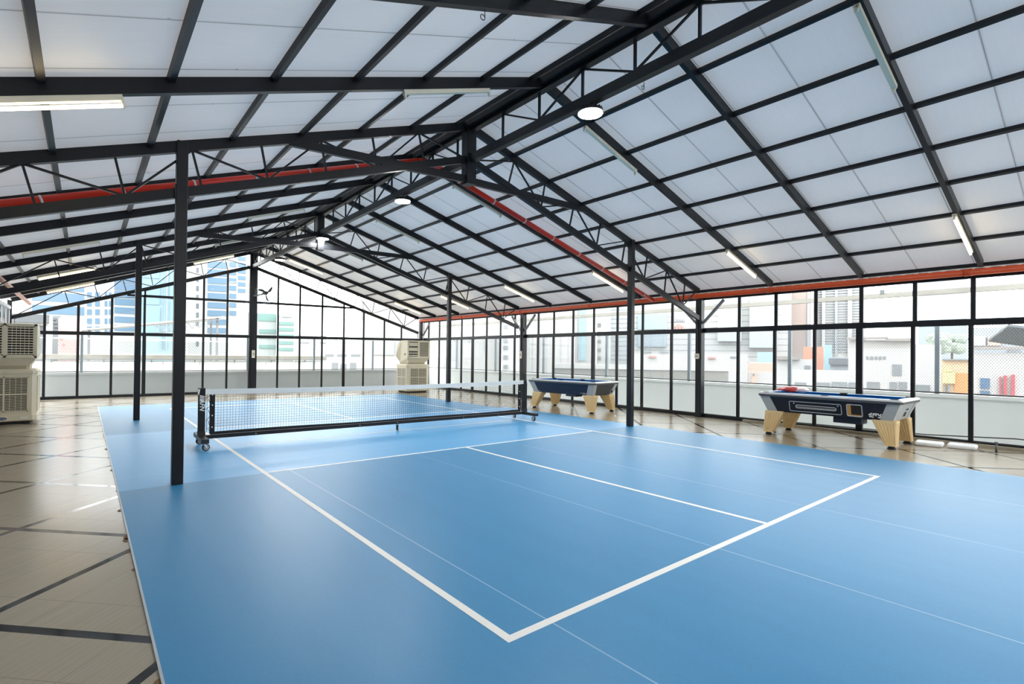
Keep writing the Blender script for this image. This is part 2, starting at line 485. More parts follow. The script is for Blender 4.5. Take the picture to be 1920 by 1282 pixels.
def truss(y, label, tie, king_to, xl, xr):
    t = thing('roof_truss', label, 'roof truss', (0, y, 0))
    for s, xe in ((1, xr), (-1, xl)):
        up = Vector(((ct(0) - ct(xe)) / xe, 0, 1)).normalized()
        MB().beam((0, 0, ct(0)), (xe, 0, ct(xe)), 0.07, 0.12, up).build('top_chord', 'black_steel', t)
        upb = Vector(((cb(0.01 * s) - cb(xe)) / xe, 0, 1)).normalized()
        MB().beam((0, 0, cb(0)), (xe, 0, cb(xe)), 0.07, 0.105, upb).build('bottom_chord', 'black_steel', t)
        if s > 0:
            top = [0.95, 1.69, 2.46, 3.23, 4.03, 4.80, 5.54, 6.30]; bot = [0.83, 1.60, 2.34, 3.12, 3.92, 4.70, 5.46, 6.22]
            first = 0.10
        else:
            top = [-0.92, -1.66, -2.38, -3.11, -3.84, -4.54, -5.25]; bot = [-0.82, -1.58, -2.30, -3.03, -3.74, -4.45, -5.15]
            first = -0.10
        for a, b in zip(top, bot):
            MB().beam((a, 0, ct(a) - 0.05), (b, 0, cb(b) + 0.04), 0.022, 0.026, (0, 1, 0)).build('web_bar', 'black_steel', t)
        prev = first
        for i in range(0, len(top)):
            if i % 2 == 0:      # bottom of previous panel up to this top node
                MB().beam((prev, 0, cb(prev) + 0.04), (top[i], 0, ct(top[i]) - 0.05), 0.022, 0.026, (0, 1, 0)).build('web_bar', 'black_steel', t)
                if i + 1 < len(bot):
                    MB().beam((top[i], 0, ct(top[i]) - 0.05), (bot[i + 1], 0, cb(bot[i + 1]) + 0.04), 0.022, 0.026, (0, 1, 0)).build('web_bar', 'black_steel', t)
                    prev = bot[i + 1]
        e = xe * 0.985
        if s > 0:
            MB().beam((bot[-1], 0, cb(bot[-1]) + 0.04), (e, 0, ct(e) - 0.05), 0.022, 0.026, (0, 1, 0)).build('web_bar', 'black_steel', t)
        else:
            MB().beam((top[-1], 0, ct(top[-1]) - 0.05), (xe + 0.1, 0, cb(xe + 0.1) + 0.03), 0.022, 0.026, (0, 1, 0)).build('web_bar', 'black_steel', t)
    MB().box(-0.085, 0.085, -0.085, 0.085, king_to, 5.06).build('king_post', 'black_steel', t, bevel=0.006)
    if tie:
        MB().beam((-2.78, 0, 4.12), (-0.08, 0, 4.25), 0.058, 0.11).build('tie_beam', 'black_steel', t)
        MB().beam((0.08, 0, 4.24), (2.72, 0, 4.29), 0.058, 0.11).build('tie_beam', 'black_steel', t)
    return t
truss(T1, 'black lattice truss with tie beam crossing over the near half of the court', True, 4.17, -6.42, 6.90)
truss(T2, 'black lattice truss with tie beam crossing above the court beyond the net', True, 4.13, -6.42, 6.90)
truss(GA, 'black lattice truss over the far glazed end wall', False, 4.5, -6.42, 6.93)

rt = thing('ridge_truss', 'black lattice girder running along under the roof ridge', 'roof truss')
MB().box(-0.05, 0.05, YN, GA, 5.00, 5.10).build('top_chord', 'black_steel', rt)
MB().box(-0.12, -0.06, YN, GA, 5.05, 5.13).build('ridge_plate', 'black_steel', rt)
MB().box(-0.045, 0.045, YN, GA, 4.51, 4.635).build('bottom_chord', 'black_steel', rt)
ys = [-9.09 + 0.768 * i for i in range(9)] + [-1.78 + 0.77 * i for i in range(8)] + [4.9 + 0.77 * i for i in range(9)]
for i, y in enumerate(ys):
    MB().box(-0.014, 0.014, y - 0.014, y + 0.014, 4.62, 5.01).build('web_bar', 'black_steel', rt)
    if i + 1 < len(ys) and ys[i + 1] - y < 0.9:
        y2 = ys[i + 1]
        a, b = ((y, 4.64), (y2, 5.0)) if i % 2 else ((y, 5.0), (y2, 4.64))
        MB().beam((0, a[0], a[1]), (0, b[0], b[1]), 0.022, 0.024, (1, 0, 0)).build('web_bar', 'black_steel', rt)

# ------------------------------------------------------------------ posts
def post(x, y, label, w=0.11, top=None):
    top = top if top else (zr(x) if x > 0 else zl(x)) - 0.02
    t = thing('steel_post', label, 'post', (x, y, 0))
    MB().box(-w / 2, w / 2, -w / 2, w / 2, 0.0065, top).build('shaft', 'black_steel', t, bevel=0.006)
    MB().box(-w / 2 - .012, w / 2 + .012, -0.05, 0.05, cb(x) - 0.07, cb(x) + 0.075).build('bracket', 'black_steel', t)
    return t
post(-3.94, -2.13, 'tall black square post on the court seam beside the lettered end of the net')
post(-3.88, 4.45, 'slim black post on the court close to the large cream cooler')
post(4.20, -2.13, 'black square post between the two pool tables at the court edge')
post(4.02, 4.45, 'black post seen through the net in front of the window wall')

def wall_column(x, y, label, w, top, conduit=None):
    t = thing('wall_column', label, 'column', (x, y, 0))
    MB().box(-w / 2, w / 2, -w / 2, w / 2, 0, top).build('shaft', 'black_steel', t, bevel=0.005)
    if conduit:
        MB().tube(conduit, 0.011).build('conduit', 'dark_metal', t)
    return t
wall_column(7.13, -2.02, 'thick black wall column beside the table with the red bag', 0.15, 2.97, [(-0.087, 0.02, 2.7), (-0.087, 0.03, 2.45), (-0.087, 0.0, 2.2), (-0.087, 0.0, 1.55)])
wall_column(7.13, 4.50, 'black wall column behind the court net', 0.15, 2.97, [(-0.087, 0.0, 2.75), (-0.087, 0.0, 1.55)])
wall_column(7.06, 11.28, 'black corner column behind the cooler in the far corner', 0.13, 2.97)
wall_column(-6.45, 11.28, 'black corner column of the far end wall behind the large cooler', 0.10, 2.88)
g = wall_column(0.05, 11.30, 'broad black column carrying the wall fan', 0.20, 5.05, [(0.02, -0.112, 5.0), (0.05, -0.112, 3.9), (0.02, -0.112, 3.2), (0.0, -0.112, 1.55)])
MB().box(-0.15, -0.10, -0.06, 0.06, 0, 5.0).build('side_channel', 'black_steel', g)

def brace(a, b, label):
    t = MB().beam(a, b, 0.05, 0.06).build('knee_brace', 'grey_steel')
    tag(t, label, 'brace', 'grey braces at the window wall columns')
brace((7.13, -2.10, 2.30), (7.13, -2.62, 2.84), 'grey diagonal brace on the camera side of the thick wall column')
brace((7.13, -1.94, 2.30), (7.13, -1.42, 2.84), 'grey diagonal brace on the far side of the thick wall column')
brace((7.13, 4.42, 2.30), (7.13, 3.90, 2.84), 'grey diagonal brace on the camera side of the column behind the net')
brace((7.13, 4.58, 2.30), (7.13, 5.10, 2.84), 'grey diagonal brace on the far side of the column behind the net')
brace((7.13, 11.18, 2.30), (7.13, 10.66, 2.84), 'grey diagonal brace at the corner behind the cooler')

# ------------------------------------------------------------------ glazed walls
WN = [0]
def window(poly, nrm, frame='alu_frame', fw=0.012):
    """one light of the glazing: thin frame on its outline and a glass pane child"""
    WN[0] += 1
    nrm = Vector(nrm)
    c = sum((Vector(p) for p in poly), Vector()) / len(poly)
    mb = MB()
    for a, b in zip(poly, poly[1:] + poly[:1]):
        a, b = Vector(a), Vector(b)
        if (b - a).length < 0.02: continue
        d = (b - a).normalized(); inn = nrm.cross(d).normalized()
        if inn.dot(c - (a + b) / 2) < 0: inn = -inn
        mb.beam(a + inn * fw / 2, b + inn * fw / 2, 0.03, fw, inn)
    o = S(mb.build('window_%d' % WN[0], frame))
    MB().prism([Vector(p) - nrm * 0.003 for p in poly], nrm * 0.006).build('pane', 'pane_glass', o)
    return o

RM = [-9.4, -8.6, -7.80, -6.98, -6.19, -5.36, -4.56, -3.77, -2.96, T1 + 0.1, -1.22, -0.32, 0.53, 1.40, 2.23, 3.07, 3.80, T2, 5.0, 5.80, 6.63, 7.51, 8.28, 9.12, 9.95, 10.83, GA - 0.02]
wr = MB().box(XR - 0.04, XR + 0.04, -9.6, GA, 2.885, 2.985).box(XR - 0.035, XR + 0.035, -9.6, GA, 2.08, 2.17).box(XR - 0.04, XR + 0.04, -9.6, GA, 0.0, 0.075)
y = -9.6
while y < GA:                       # closers between the roof corrugations
    wr.box(XR - 0.02, XR + 0.02, y, y + 0.13, 2.985, zr(XR) - 0.005); y += 0.19
wr = S(wr.build('wall_right', 'black_steel'))
for i, y in enumerate(RM):
    if i in (9, 17, len(RM) - 1): continue
    MB().box(XR - 0.03, XR + 0.03, y - 0.022, y + 0.022, 2.165, 2.89).build('mullion', 'black_steel', wr)
    wd = 0.055 if i in (5, 13, 21) else 0.024
    MB().box(XR - 0.025, XR + 0.035, y - wd + 0.03, y + wd + 0.03, 0.07, 2.085).build('mullion', 'black_steel', wr)
for i in range(len(RM) - 1):
    a, b = RM[i] + 0.022, RM[i + 1] - 0.022
    if i in (8, 16): b = RM[i + 1] - 0.075
    if i in (9, 17): a = RM[i] + 0.075
    window([(XR, a, 2.17), (XR, b, 2.17), (XR, b, 2.885), (XR, a, 2.885)], (-1, 0, 0))
    x = XR + 0.02
    window([(x, a + .03, 0.075), (x, b + .03 if i + 1 not in (9, 17) else b, 0.075), (x, b + .03 if i + 1 not in (9, 17) else b, 2.08), (x, a + .03, 2.08)], (-1, 0, 0))

# far end wall
GM = [-6.40, -5.69, -4.92, -4.10, -3.25, -2.42, -1.56, -0.82, 0.04, 0.90, 1.71, 2.58, 3.47, 4.33, 5.27, 6.09, 6.98]
def rail1(x): return 2.035 + 0.0095 * x
def rail2(x): return 3.285 + 0.010 * x
def chord(x): return cb(x) - 0.05
wf = MB().beam((-6.42, GA, rail1(-6.42)), (7.0, GA, rail1(7.0)), 0.07, 0.085).beam((-3.72, GA, rail2(-3.72)), (4.05, GA, rail2(4.05)), 0.06, 0.06).box(-6.42, 7.0, GA - 0.035, GA + 0.035, 0, 0.075).build('wall_far', 'black_steel')
S(wf)
for i, x in enumerate(GM):
    if i in (0, 8, 16): continue
    wd = 0.05 if i in (4, 12) else 0.022
    MB().box(x - wd, x + wd, GA - 0.03, GA + 0.03, 0.07, rail1(x)).build('mullion', 'black_steel', wf)
    MB().box(x - 0.022, x + 0.022, GA - 0.03, GA + 0.03, rail1(x), chord(x) + 0.02).build('mullion', 'black_steel', wf)
for i in range(len(GM) - 1):
    a, b = GM[i] + 0.022, GM[i + 1] - 0.022
    if i == 7: b = GM[8] - 0.15
    if i == 8: a = GM[8] + 0.11
    if i == 15: b -= 0.04
    if i == 0: a += 0.03
    y = GA
    window([(a, y, 0.075), (b, y, 0.075), (b, y, rail1(b) - 0.042), (a, y, rail1(a) - 0.042)], (0, -1, 0))
    lo = lambda x: rail1(x) + 0.042
    hi = lambda x: min(rail2(x) - 0.03, chord(x))
    window([(a, y, lo(a)), (b, y, lo(b)), (b, y, hi(b)), (a, y, hi(a))], (0, -1, 0))
    ca, cb_ = chord(a) - rail2(a) - 0.03, chord(b) - rail2(b) - 0.03
    if ca > 0.05 and cb_ > 0.05:
        window([(a, y, rail2(a) + 0.03), (b, y, rail2(b) + 0.03), (b, y, chord(b)), (a, y, chord(a))], (0, -1, 0))
# west side wall: solid up to the glazed bays of the far corner
wl = S(MB().box(XL - 0.035, XL + 0.035, 7.4, GA, 2.62, 2.70).box(XL - 0.03, XL + 0.03, 7.4, GA, 2.05, 2.12).box(XL - 0.035, XL + 0.035, 7.4, GA, 0, 0.07).build('wall_left', 'pale_alu'))
S(MB().box(XL - 0.12, XL, YN, 7.4, 0, 2.84).build('wall_left', 'wall_paint'))
S(MB().box(XL - 0.12, XR + 0.04, YN, YN + 0.1, 0, 2.95).build('wall_near', 'wall_paint'))
LM = [GA - 0.05 - 0.82 * i for i in range(5)]
for y in LM[1:]:
    MB().box(XL - 0.03, XL + 0.03, y - 0.025, y + 0.025, 0.06, 2.64).build('mullion', 'pale_alu', wl)
for i in range(4):
    b, a = LM[i] - 0.03, LM[i + 1] + 0.03
    window([(XL, a, 2.12), (XL, b, 2.12), (XL, b, 2.62), (XL, a, 2.62)], (1, 0, 0), 'pale_alu')
    window([(XL, a, 0.07), (XL, b, 0.07), (XL, b, 2.05), (XL, a, 2.05)], (1, 0, 0), 'pale_alu')

# ------------------------------------------------------------------ pipes
def pipe(name, pts, r, m, label, clips=(), group=None):
    t = thing(name, label, 'pipe', pts[0], 0, group)
    o0 = Vector(pts[0])
    loc = [Vector(p) - o0 for p in pts]
    mb = MB()
    for a, b in zip(loc[:-1], loc[1:]): mb.cyl(a, b, r, 18)
    mb.build('pipe_run', m, t, smooth=True)
    return t, loc
t, L = pipe('eave_pipe', [(6.98, -9.5, 2.955), (6.98, 11.2, 2.955)], 0.055, 'orange_pipe', 'long orange pipe along the top of the glazed side wall')
for y in (-6.95, -3.72, -2.0, 1.4, 4.5, 8.0):
    MB().cyl((0, y + 9.5 - 0.05, 0), (0, y + 9.5 + 0.05, 0), 0.063, 18).build('coupling', 'orange_pipe', t, smooth=True)
t, L = pipe('eave_pipe', [(-6.02, 2.0, 2.80), (-6.02, 11.2, 2.80)], 0.045, 'pale_pipe', 'pale pinkish pipe along the low eave above the large cooler')
ry = -0.80
pts = [(-6.3, ry - .25, zl(-6.3) - 0.22), (-0.25, ry - .1, zl(-0.25) - 0.25), (0.0, ry, 4.98 - 0.06), (0.3, ry, zr(0.3) - 0.22), (6.93, ry, zr(6.93) - 0.17)]
t, L = pipe('roof_pipe', pts, 0.05, 'red_pipe', 'red pipe climbing both roof slopes over the ridge')
for k, n in ((0, 8), (3, 8)):
    for i in range(n):
        a, b = L[k], L[k + 1]
        p = a.lerp(b, (i + 0.5) / n); d = (b - a).normalized()
        MB().cyl(p - d * 0.012, p + d * 0.012, 0.056, 18).build('pipe_clip', 'pale_alu', t, smooth=True)

# ------------------------------------------------------------------ lamps
def highbay(y, label, x=0.0, z=4.40):
    t = thing('high_bay_lamp', label, 'lamp', (x, y, z))
    MB().cyl((0, 0, 0.004), (0, 0, 0.03), 0.155, 40, 0.150).build('rim', 'dark_metal', t, smooth=True)
    MB().cyl((0, 0, -0.002), (0, 0, 0.006), 0.142, 40).build('diffuser', 'lamp_light', t)
    mb = MB().cyl((0, 0, 0.03), (0, 0, 0.075), 0.09, 24, 0.075)
    for i in range(20):
        a = 2 * PI * i / 20
        mb.beam((0.07 * math.cos(a), 0.07 * math.sin(a), 0.05), (0.145 * math.cos(a), 0.145 * math.sin(a), 0.045), 0.006, 0.035)
    mb.build('heat_sink', 'dark_metal', t)
    MB().cyl((0, 0, 0.075), (0, 0, 0.09), 0.05, 20).build('driver', 'dark_metal', t, smooth=True)
    MB().torus((0, 0, 0.10), 0.012, 0.003, 'y', 16, 6).build('hook', 'chrome', t)
    MB().tube([(0.03, 0, 0.08), (0.075, 0.03, 0.12), (0.078, 0.05, 0.2), (0.06, 0.06, 0.25)], 0.005, 6).build('cord', 'rubber', t)
highbay(-4.61, 'round white lamp glowing under the ridge above the near half of the court')
highbay(0.07, 'round white lamp hanging under the ridge just past the tie beam truss')
highbay(4.31, 'round white lamp beside the post of the truss beyond the net')
highbay(7.98, 'round lamp hanging under the ridge before the far end wall', 0.0, 4.36)
highbay(-9.00, 'round lamp under the ridge above the camera end of the court')

def batten(y, side, x0, x1, lit, label):
    zf = zr if side > 0 else zl
    d = Vector((x1 - x0, 0, zf(x1) - zf(x0))); Ln = d.length; d.normalize()
    up = Vector((-d.z, 0, d.x)); up = up if up.z > 0 else -up
    base = Vector((x0, y, zf(x0))) - up * 0.15
    t = thing('tube_lamp', label, 'lamp', base)
    MB().beam((0, 0, 0), d * Ln, 0.05, 0.045, up).build('batten', 'white_metal', t)
    for e in (0.0, Ln - 0.02):
        MB().beam(d * e - up * 0.03, d * (e + 0.02) - up * 0.03, 0.03, 0.075, up).build('end_socket', 'white_metal', t)
    if lit:
        MB().cyl(d * 0.02 - up * 0.055, d * (Ln - 0.02) - up * 0.055, 0.014, 12).build('tube', 'tube_light', t, smooth=True)
    return t
OR = ['first', 'second', 'third', 'fourth', 'fifth', 'sixth']
for i, y in enumerate((-7.10, -3.78, -0.42, 2.95, 6.42, 9.82)):
    batten(y, 1, 5.02, 6.24, True, 'lit tube low on the window side slope, %s from the camera' % OR[i])
    batten(y, 1, 0.88, 2.10, i == 5, ('lit tube high on the window side slope near the far end wall' if i == 5 else 'unlit white batten high on the window side slope, %s from the camera' % OR[i]))
for i, y in enumerate((-3.80, 2.92, 6.45, 9.90)):
    batten(y, -1, -5.66, -4.62 if i else -4.60, i != 1, ('unlit batten low on the cooler side slope' if i == 1 else 'lit warm tube low on the cooler side slope, %s from the camera' % (OR[0], '', OR[1], OR[2])[i]))
    batten(y, -1, -2.15, -0.98, i == 3, ('lit tube high on the cooler side slope near the far end wall' if i == 3 else 'unlit batten high on the cooler side slope, %s from the camera' % OR[i]))

# hooks of bent wire
def wire_hook(loc, label):
    o = MB().torus((0, 0, -0.05), 0.022, 0.0035, 'y', 20, 6).tube([(0.022, 0, -0.05), (0.02, 0, 0.02)], 0.0035, 6).build('wire_hook', 'rubber', None, loc)
    tag(o, label, 'hook', 'bent wire loops under the roof steel')
wire_hook((0.05, -5.32, 4.50), 'thin wire loop hanging under the ridge girder before the bright lamp')
wire_hook((5.02, -5.47, 3.58), 'thin wire loop on a rafter of the window side slope')
wire_hook((-2.30, -5.47, 4.22), 'thin wire loop at the top edge on the cooler side slope')
wire_hook((3.2, 1.25, 4.10), 'thin wire loop on the rafter past the red pipe')
# ------------------------------------------------------------------ court net
NA = math.atan2(-0.21, 6.44)
net = thing('court_net', 'white topped portable net on casters across the blue court', 'net', (-0.13, 0.045, 0.0073), NA)
HW = 3.22
def caster(x, y, rz, top, parent):
    """swivel caster: fork as the part, wheel and hub as its pieces"""
    c = MB().box(-0.028, 0.028, -0.028, 0.028, top - 0.006, top).cyl((0, 0, top - 0.02), (0, 0, top - 0.005), 0.02, 14)
    for s in (-1, 1):
        c.prism([(-0.022 + .0, s * 0.02, top - 0.02), (0.022, s * 0.02, top - 0.02), (0.034, s * 0.02, 0.05), (0.02, s * 0.02, 0.042), (0.006, s * 0.02, 0.055)], (0, 0.004 * s, 0))
    o = c.build('caster', 'chrome', parent, (x, y, 0)); o.rotation_euler = (0, 0, rz)
    MB().cyl((0.022, -0.014, 0.052), (0.022, 0.014, 0.052), 0.052, 28).build('wheel', 'rubber', o, smooth=True)
    MB().cyl((0.022, -0.017, 0.052), (0.022, 0.017, 0.052), 0.038, 24).build('hub', 'wheel_grey', o, smooth=True)
for s in (-1, 1):
    MB().box(s * HW - 0.045, s * HW + 0.045, -0.045, 0.045, 0.175, 0.905).build('net_post', 'net_black', net, bevel=0.006)
    MB().box(s * HW - 0.05, s * HW + 0.05, -0.40, 0.40, 0.118, 0.178).build('cross_foot', 'dark_metal', net, bevel=0.004)
    f = [o for o in net.children if o.name.startswith('cross_foot')][-1]
    for e in (-1, 1):
        MB().box(s * HW - 0.052, s * HW + 0.052, e * 0.40, e * 0.425, 0.116, 0.180).build('end_cap', 'rubber', f)
    MB().box(s * HW - 0.05, s * HW + 0.05, -0.05, 0.05, 0.178, 0.25).build('post_sleeve', 'rubber', net)
    caster(s * HW, 0.33, 0.5 if s < 0 else 1.4, 0.118, net)
    caster(s * HW, -0.35, 0.3 if s < 0 else 1.5, 0.118, net)
MB().box(-HW + 0.05, HW - 0.05, -0.03, 0.03, 0.128, 0.186).build('base_beam', 'net_black', net, bevel=0.004)
MB().box(-HW + 0.05, HW - 0.05, -0.022, 0.022, 0.186, 0.188).build('beam_lit_top', 'rail_top', net)  # pale strip paints in the light on top of the black beam
caster(0.06, 0.0, 0.9, 0.128, net)
for x in (-2.45, -0.7, 0.05, 1.55, 2.45):
    MB().cyl((x, -0.034, 0.158), (x, -0.029, 0.158), 0.009, 12).build('bolt', 'chrome', net)
def ntop(x): return 0.893 - 0.030 * (1 - (x / HW) ** 2)
def nbot(x): return 0.212 + 0.006 * math.sin(x * 2.2) - 0.008 * (1 - (x / HW) ** 2)
tp = MB()
N = 40
ring = []
for i in range(N + 1):
    x = lerp(-HW - 0.05, HW + 0.05, i / N); z = ntop(max(-HW, min(HW, x)))
    ring.append([(x, -0.047 if abs(x) > HW - .06 else -0.012, z - 0.084), (x, -0.050 if abs(x) > HW - .06 else -0.014, z - 0.002), (x, 0.050 if abs(x) > HW - .06 else 0.014, z - 0.002), (x, 0.047 if abs(x) > HW - .06 else 0.012, z - 0.084)])
tp.loft(ring).build('top_tape', 'tape_white', net)
nm = MB()
xs = [-3.04 + 0.0425 * i for i in range(144)]
for k, x in enumerate(xs):
    if x > 3.05: break
    dx = 0.004 * math.sin(k * 1.7)
    zt, zb = ntop(x) - 0.06, nbot(x)
    zm = (zt + zb) / 2
    nm.beam((x, 0, zb), (x + dx, 0.002, zm), 0.0028, 0.0028, (0, 1, 0)).beam((x + dx, 0.002, zm), (x, 0, zt), 0.0028, 0.0028, (0, 1, 0))
for j in range(15):
    t = (j + 0.5) / 15
    for i in range(48):
        xa, xb = lerp(-3.05, 3.05, i / 48), lerp(-3.05, 3.05, (i + 1) / 48)
        za = lerp(nbot(xa), ntop(xa) - 0.06, t); zb = lerp(nbot(xb), ntop(xb) - 0.06, t)
        nm.beam((xa, 0.001, za), (xb, 0.001, zb), 0.0028, 0.0028)
nm.build('netting', 'net_black', net)
bb = MB()
ring = []
for i in range(61):
    x = lerp(-3.1, 3.1, i / 60)
    z = nbot(x)
    ring.append([(x, -0.006, z - 0.026), (x, -0.006, z + 0.018), (x, 0.006, z + 0.018), (x, 0.006, z - 0.026)])
bb.loft(ring).build('bottom_band', 'net_black', net)
for s in (-1, 1):
    MB().box(s * 3.075 - 0.036, s * 3.075 + 0.036, -0.007, 0.007, 0.20, 0.84).build('side_band', 'net_black', net)
    gb = [o for o in net.children if o.name.startswith('side_band')][-1]
    for z in (0.80, 0.64, 0.48, 0.30):
        MB().cyl((s * 3.075, -0.011, z), (s * 3.075, -0.006, z), 0.010, 12).build('grommet', 'tape_white', gb)
    lc = MB()
    zz = [0.80, 0.74, 0.64, 0.57, 0.48, 0.40, 0.30, 0.27, 0.24]
    for i in range(len(zz) - 1):
        xa = s * (3.13 if i % 2 else 3.10); xb = s * (3.10 if i % 2 else 3.165)
        lc.cyl((xa, -0.012, zz[i]), (xb, -0.012, zz[i + 1]), 0.004, 6)
    lc.tube([(s * 3.15, -0.01, 0.84), (s * 3.148, -0.012, 0.5), (s * 3.152, -0.01, 0.22)], 0.0035, 6)
    lc.build('lacing', 'net_black', net)

# lettering on the near post
def text_mesh(body, size, name, m, parent, mtx, shear=0.0, ext=0.0008):
    cu = bpy.data.curves.new(name, 'FONT'); cu.body = body; cu.size = size; cu.shear = shear; cu.extrude = ext; cu.offset = size * 0.02
    cu.align_x = 'CENTER'; cu.align_y = 'CENTER'
    to = bpy.data.objects.new(name, cu); COL.objects.link(to)
    bpy.context.view_layer.update()
    me = bpy.data.meshes.new_from_object(to.evaluated_get(bpy.context.evaluated_depsgraph_get()))
    bpy.data.objects.remove(to, do_unlink=True)
    me.materials.clear(); me.materials.append(MATS[m])
    o = bpy.data.objects.new(name, me); COL.objects.link(o)
    o.parent = parent; o.matrix_local = mtx
    return o
lp = [o for o in net.children if o.name.startswith('net_post')][0]
mt3 = Matrix(((0, 1, 0, -HW), (0, 0, -1, -0.0465), (-1, 0, 0, 0.655), (0, 0, 0, 1)))
lt = text_mesh('AFN', 0.092, 'lettering', 'tape_white', lp, mt3, 0.25)
sl = MB()
for i in range(4):
    z = 0.805 - 0.026 * i
    sl.prism([(-HW - 0.032, -0.0462, z - 0.002), (-HW - 0.032, -0.0462, z - 0.018), (-HW + 0.032, -0.0462, z - 0.036), (-HW + 0.032, -0.0462, z - 0.020)], (0, -0.0012, 0))
sl.build('lettering_bars', 'tape_white', lp)

# ------------------------------------------------------------------ pool tables
def ribbed_leg(sx, sy, parent):
    rings = []
    for t in [0, 0.10, 0.13, 0.3, 0.5, 0.7, 0.9, 0.93, 1.0]:
        z = lerp(0.455, 0.045, t)
        wx = lerp(0.34, 0.155, t); wy = lerp(0.235, 0.135, t)
        cxp = sx * lerp(0.86, 0.965, t); cyp = sy * lerp(0.355, 0.455, t)
        g = 0.010 if 0.11 < t < 0.92 else 0.0
        ring = []
        for (ax, ay, bx, by, nx, ny) in ((-1, -1, 1, -1, 0, 1), (1, -1, 1, 1, -1, 0), (1, 1, -1, 1, 0, -1), (-1, 1, -1, -1, 1, 0)):
            k = 25
            for i in range(k):
                q = 0.06 + 0.88 * i / (k - 1)
                dp = g if (i % 4 == 2 and 1 < i < k - 2) else 0.0
                ring.append((cxp + lerp(ax, bx, q) * wx / 2 + nx * dp, cyp + lerp(ay, by, q) * wy / 2 + ny * dp, z))
        rings.append(ring)
    o = MB().loft(rings).build('leg', 'leg_wood', parent)
    MB().cyl((sx * 0.965, sy * 0.455, 0.0), (sx * 0.965, sy * 0.455, 0.012), 0.062, 20, 0.058).cyl((sx * 0.965, sy * 0.455, 0.012), (sx * 0.965, sy * 0.455, 0.05), 0.05, 18, 0.035).build('foot', 'rubber', o, smooth=True)

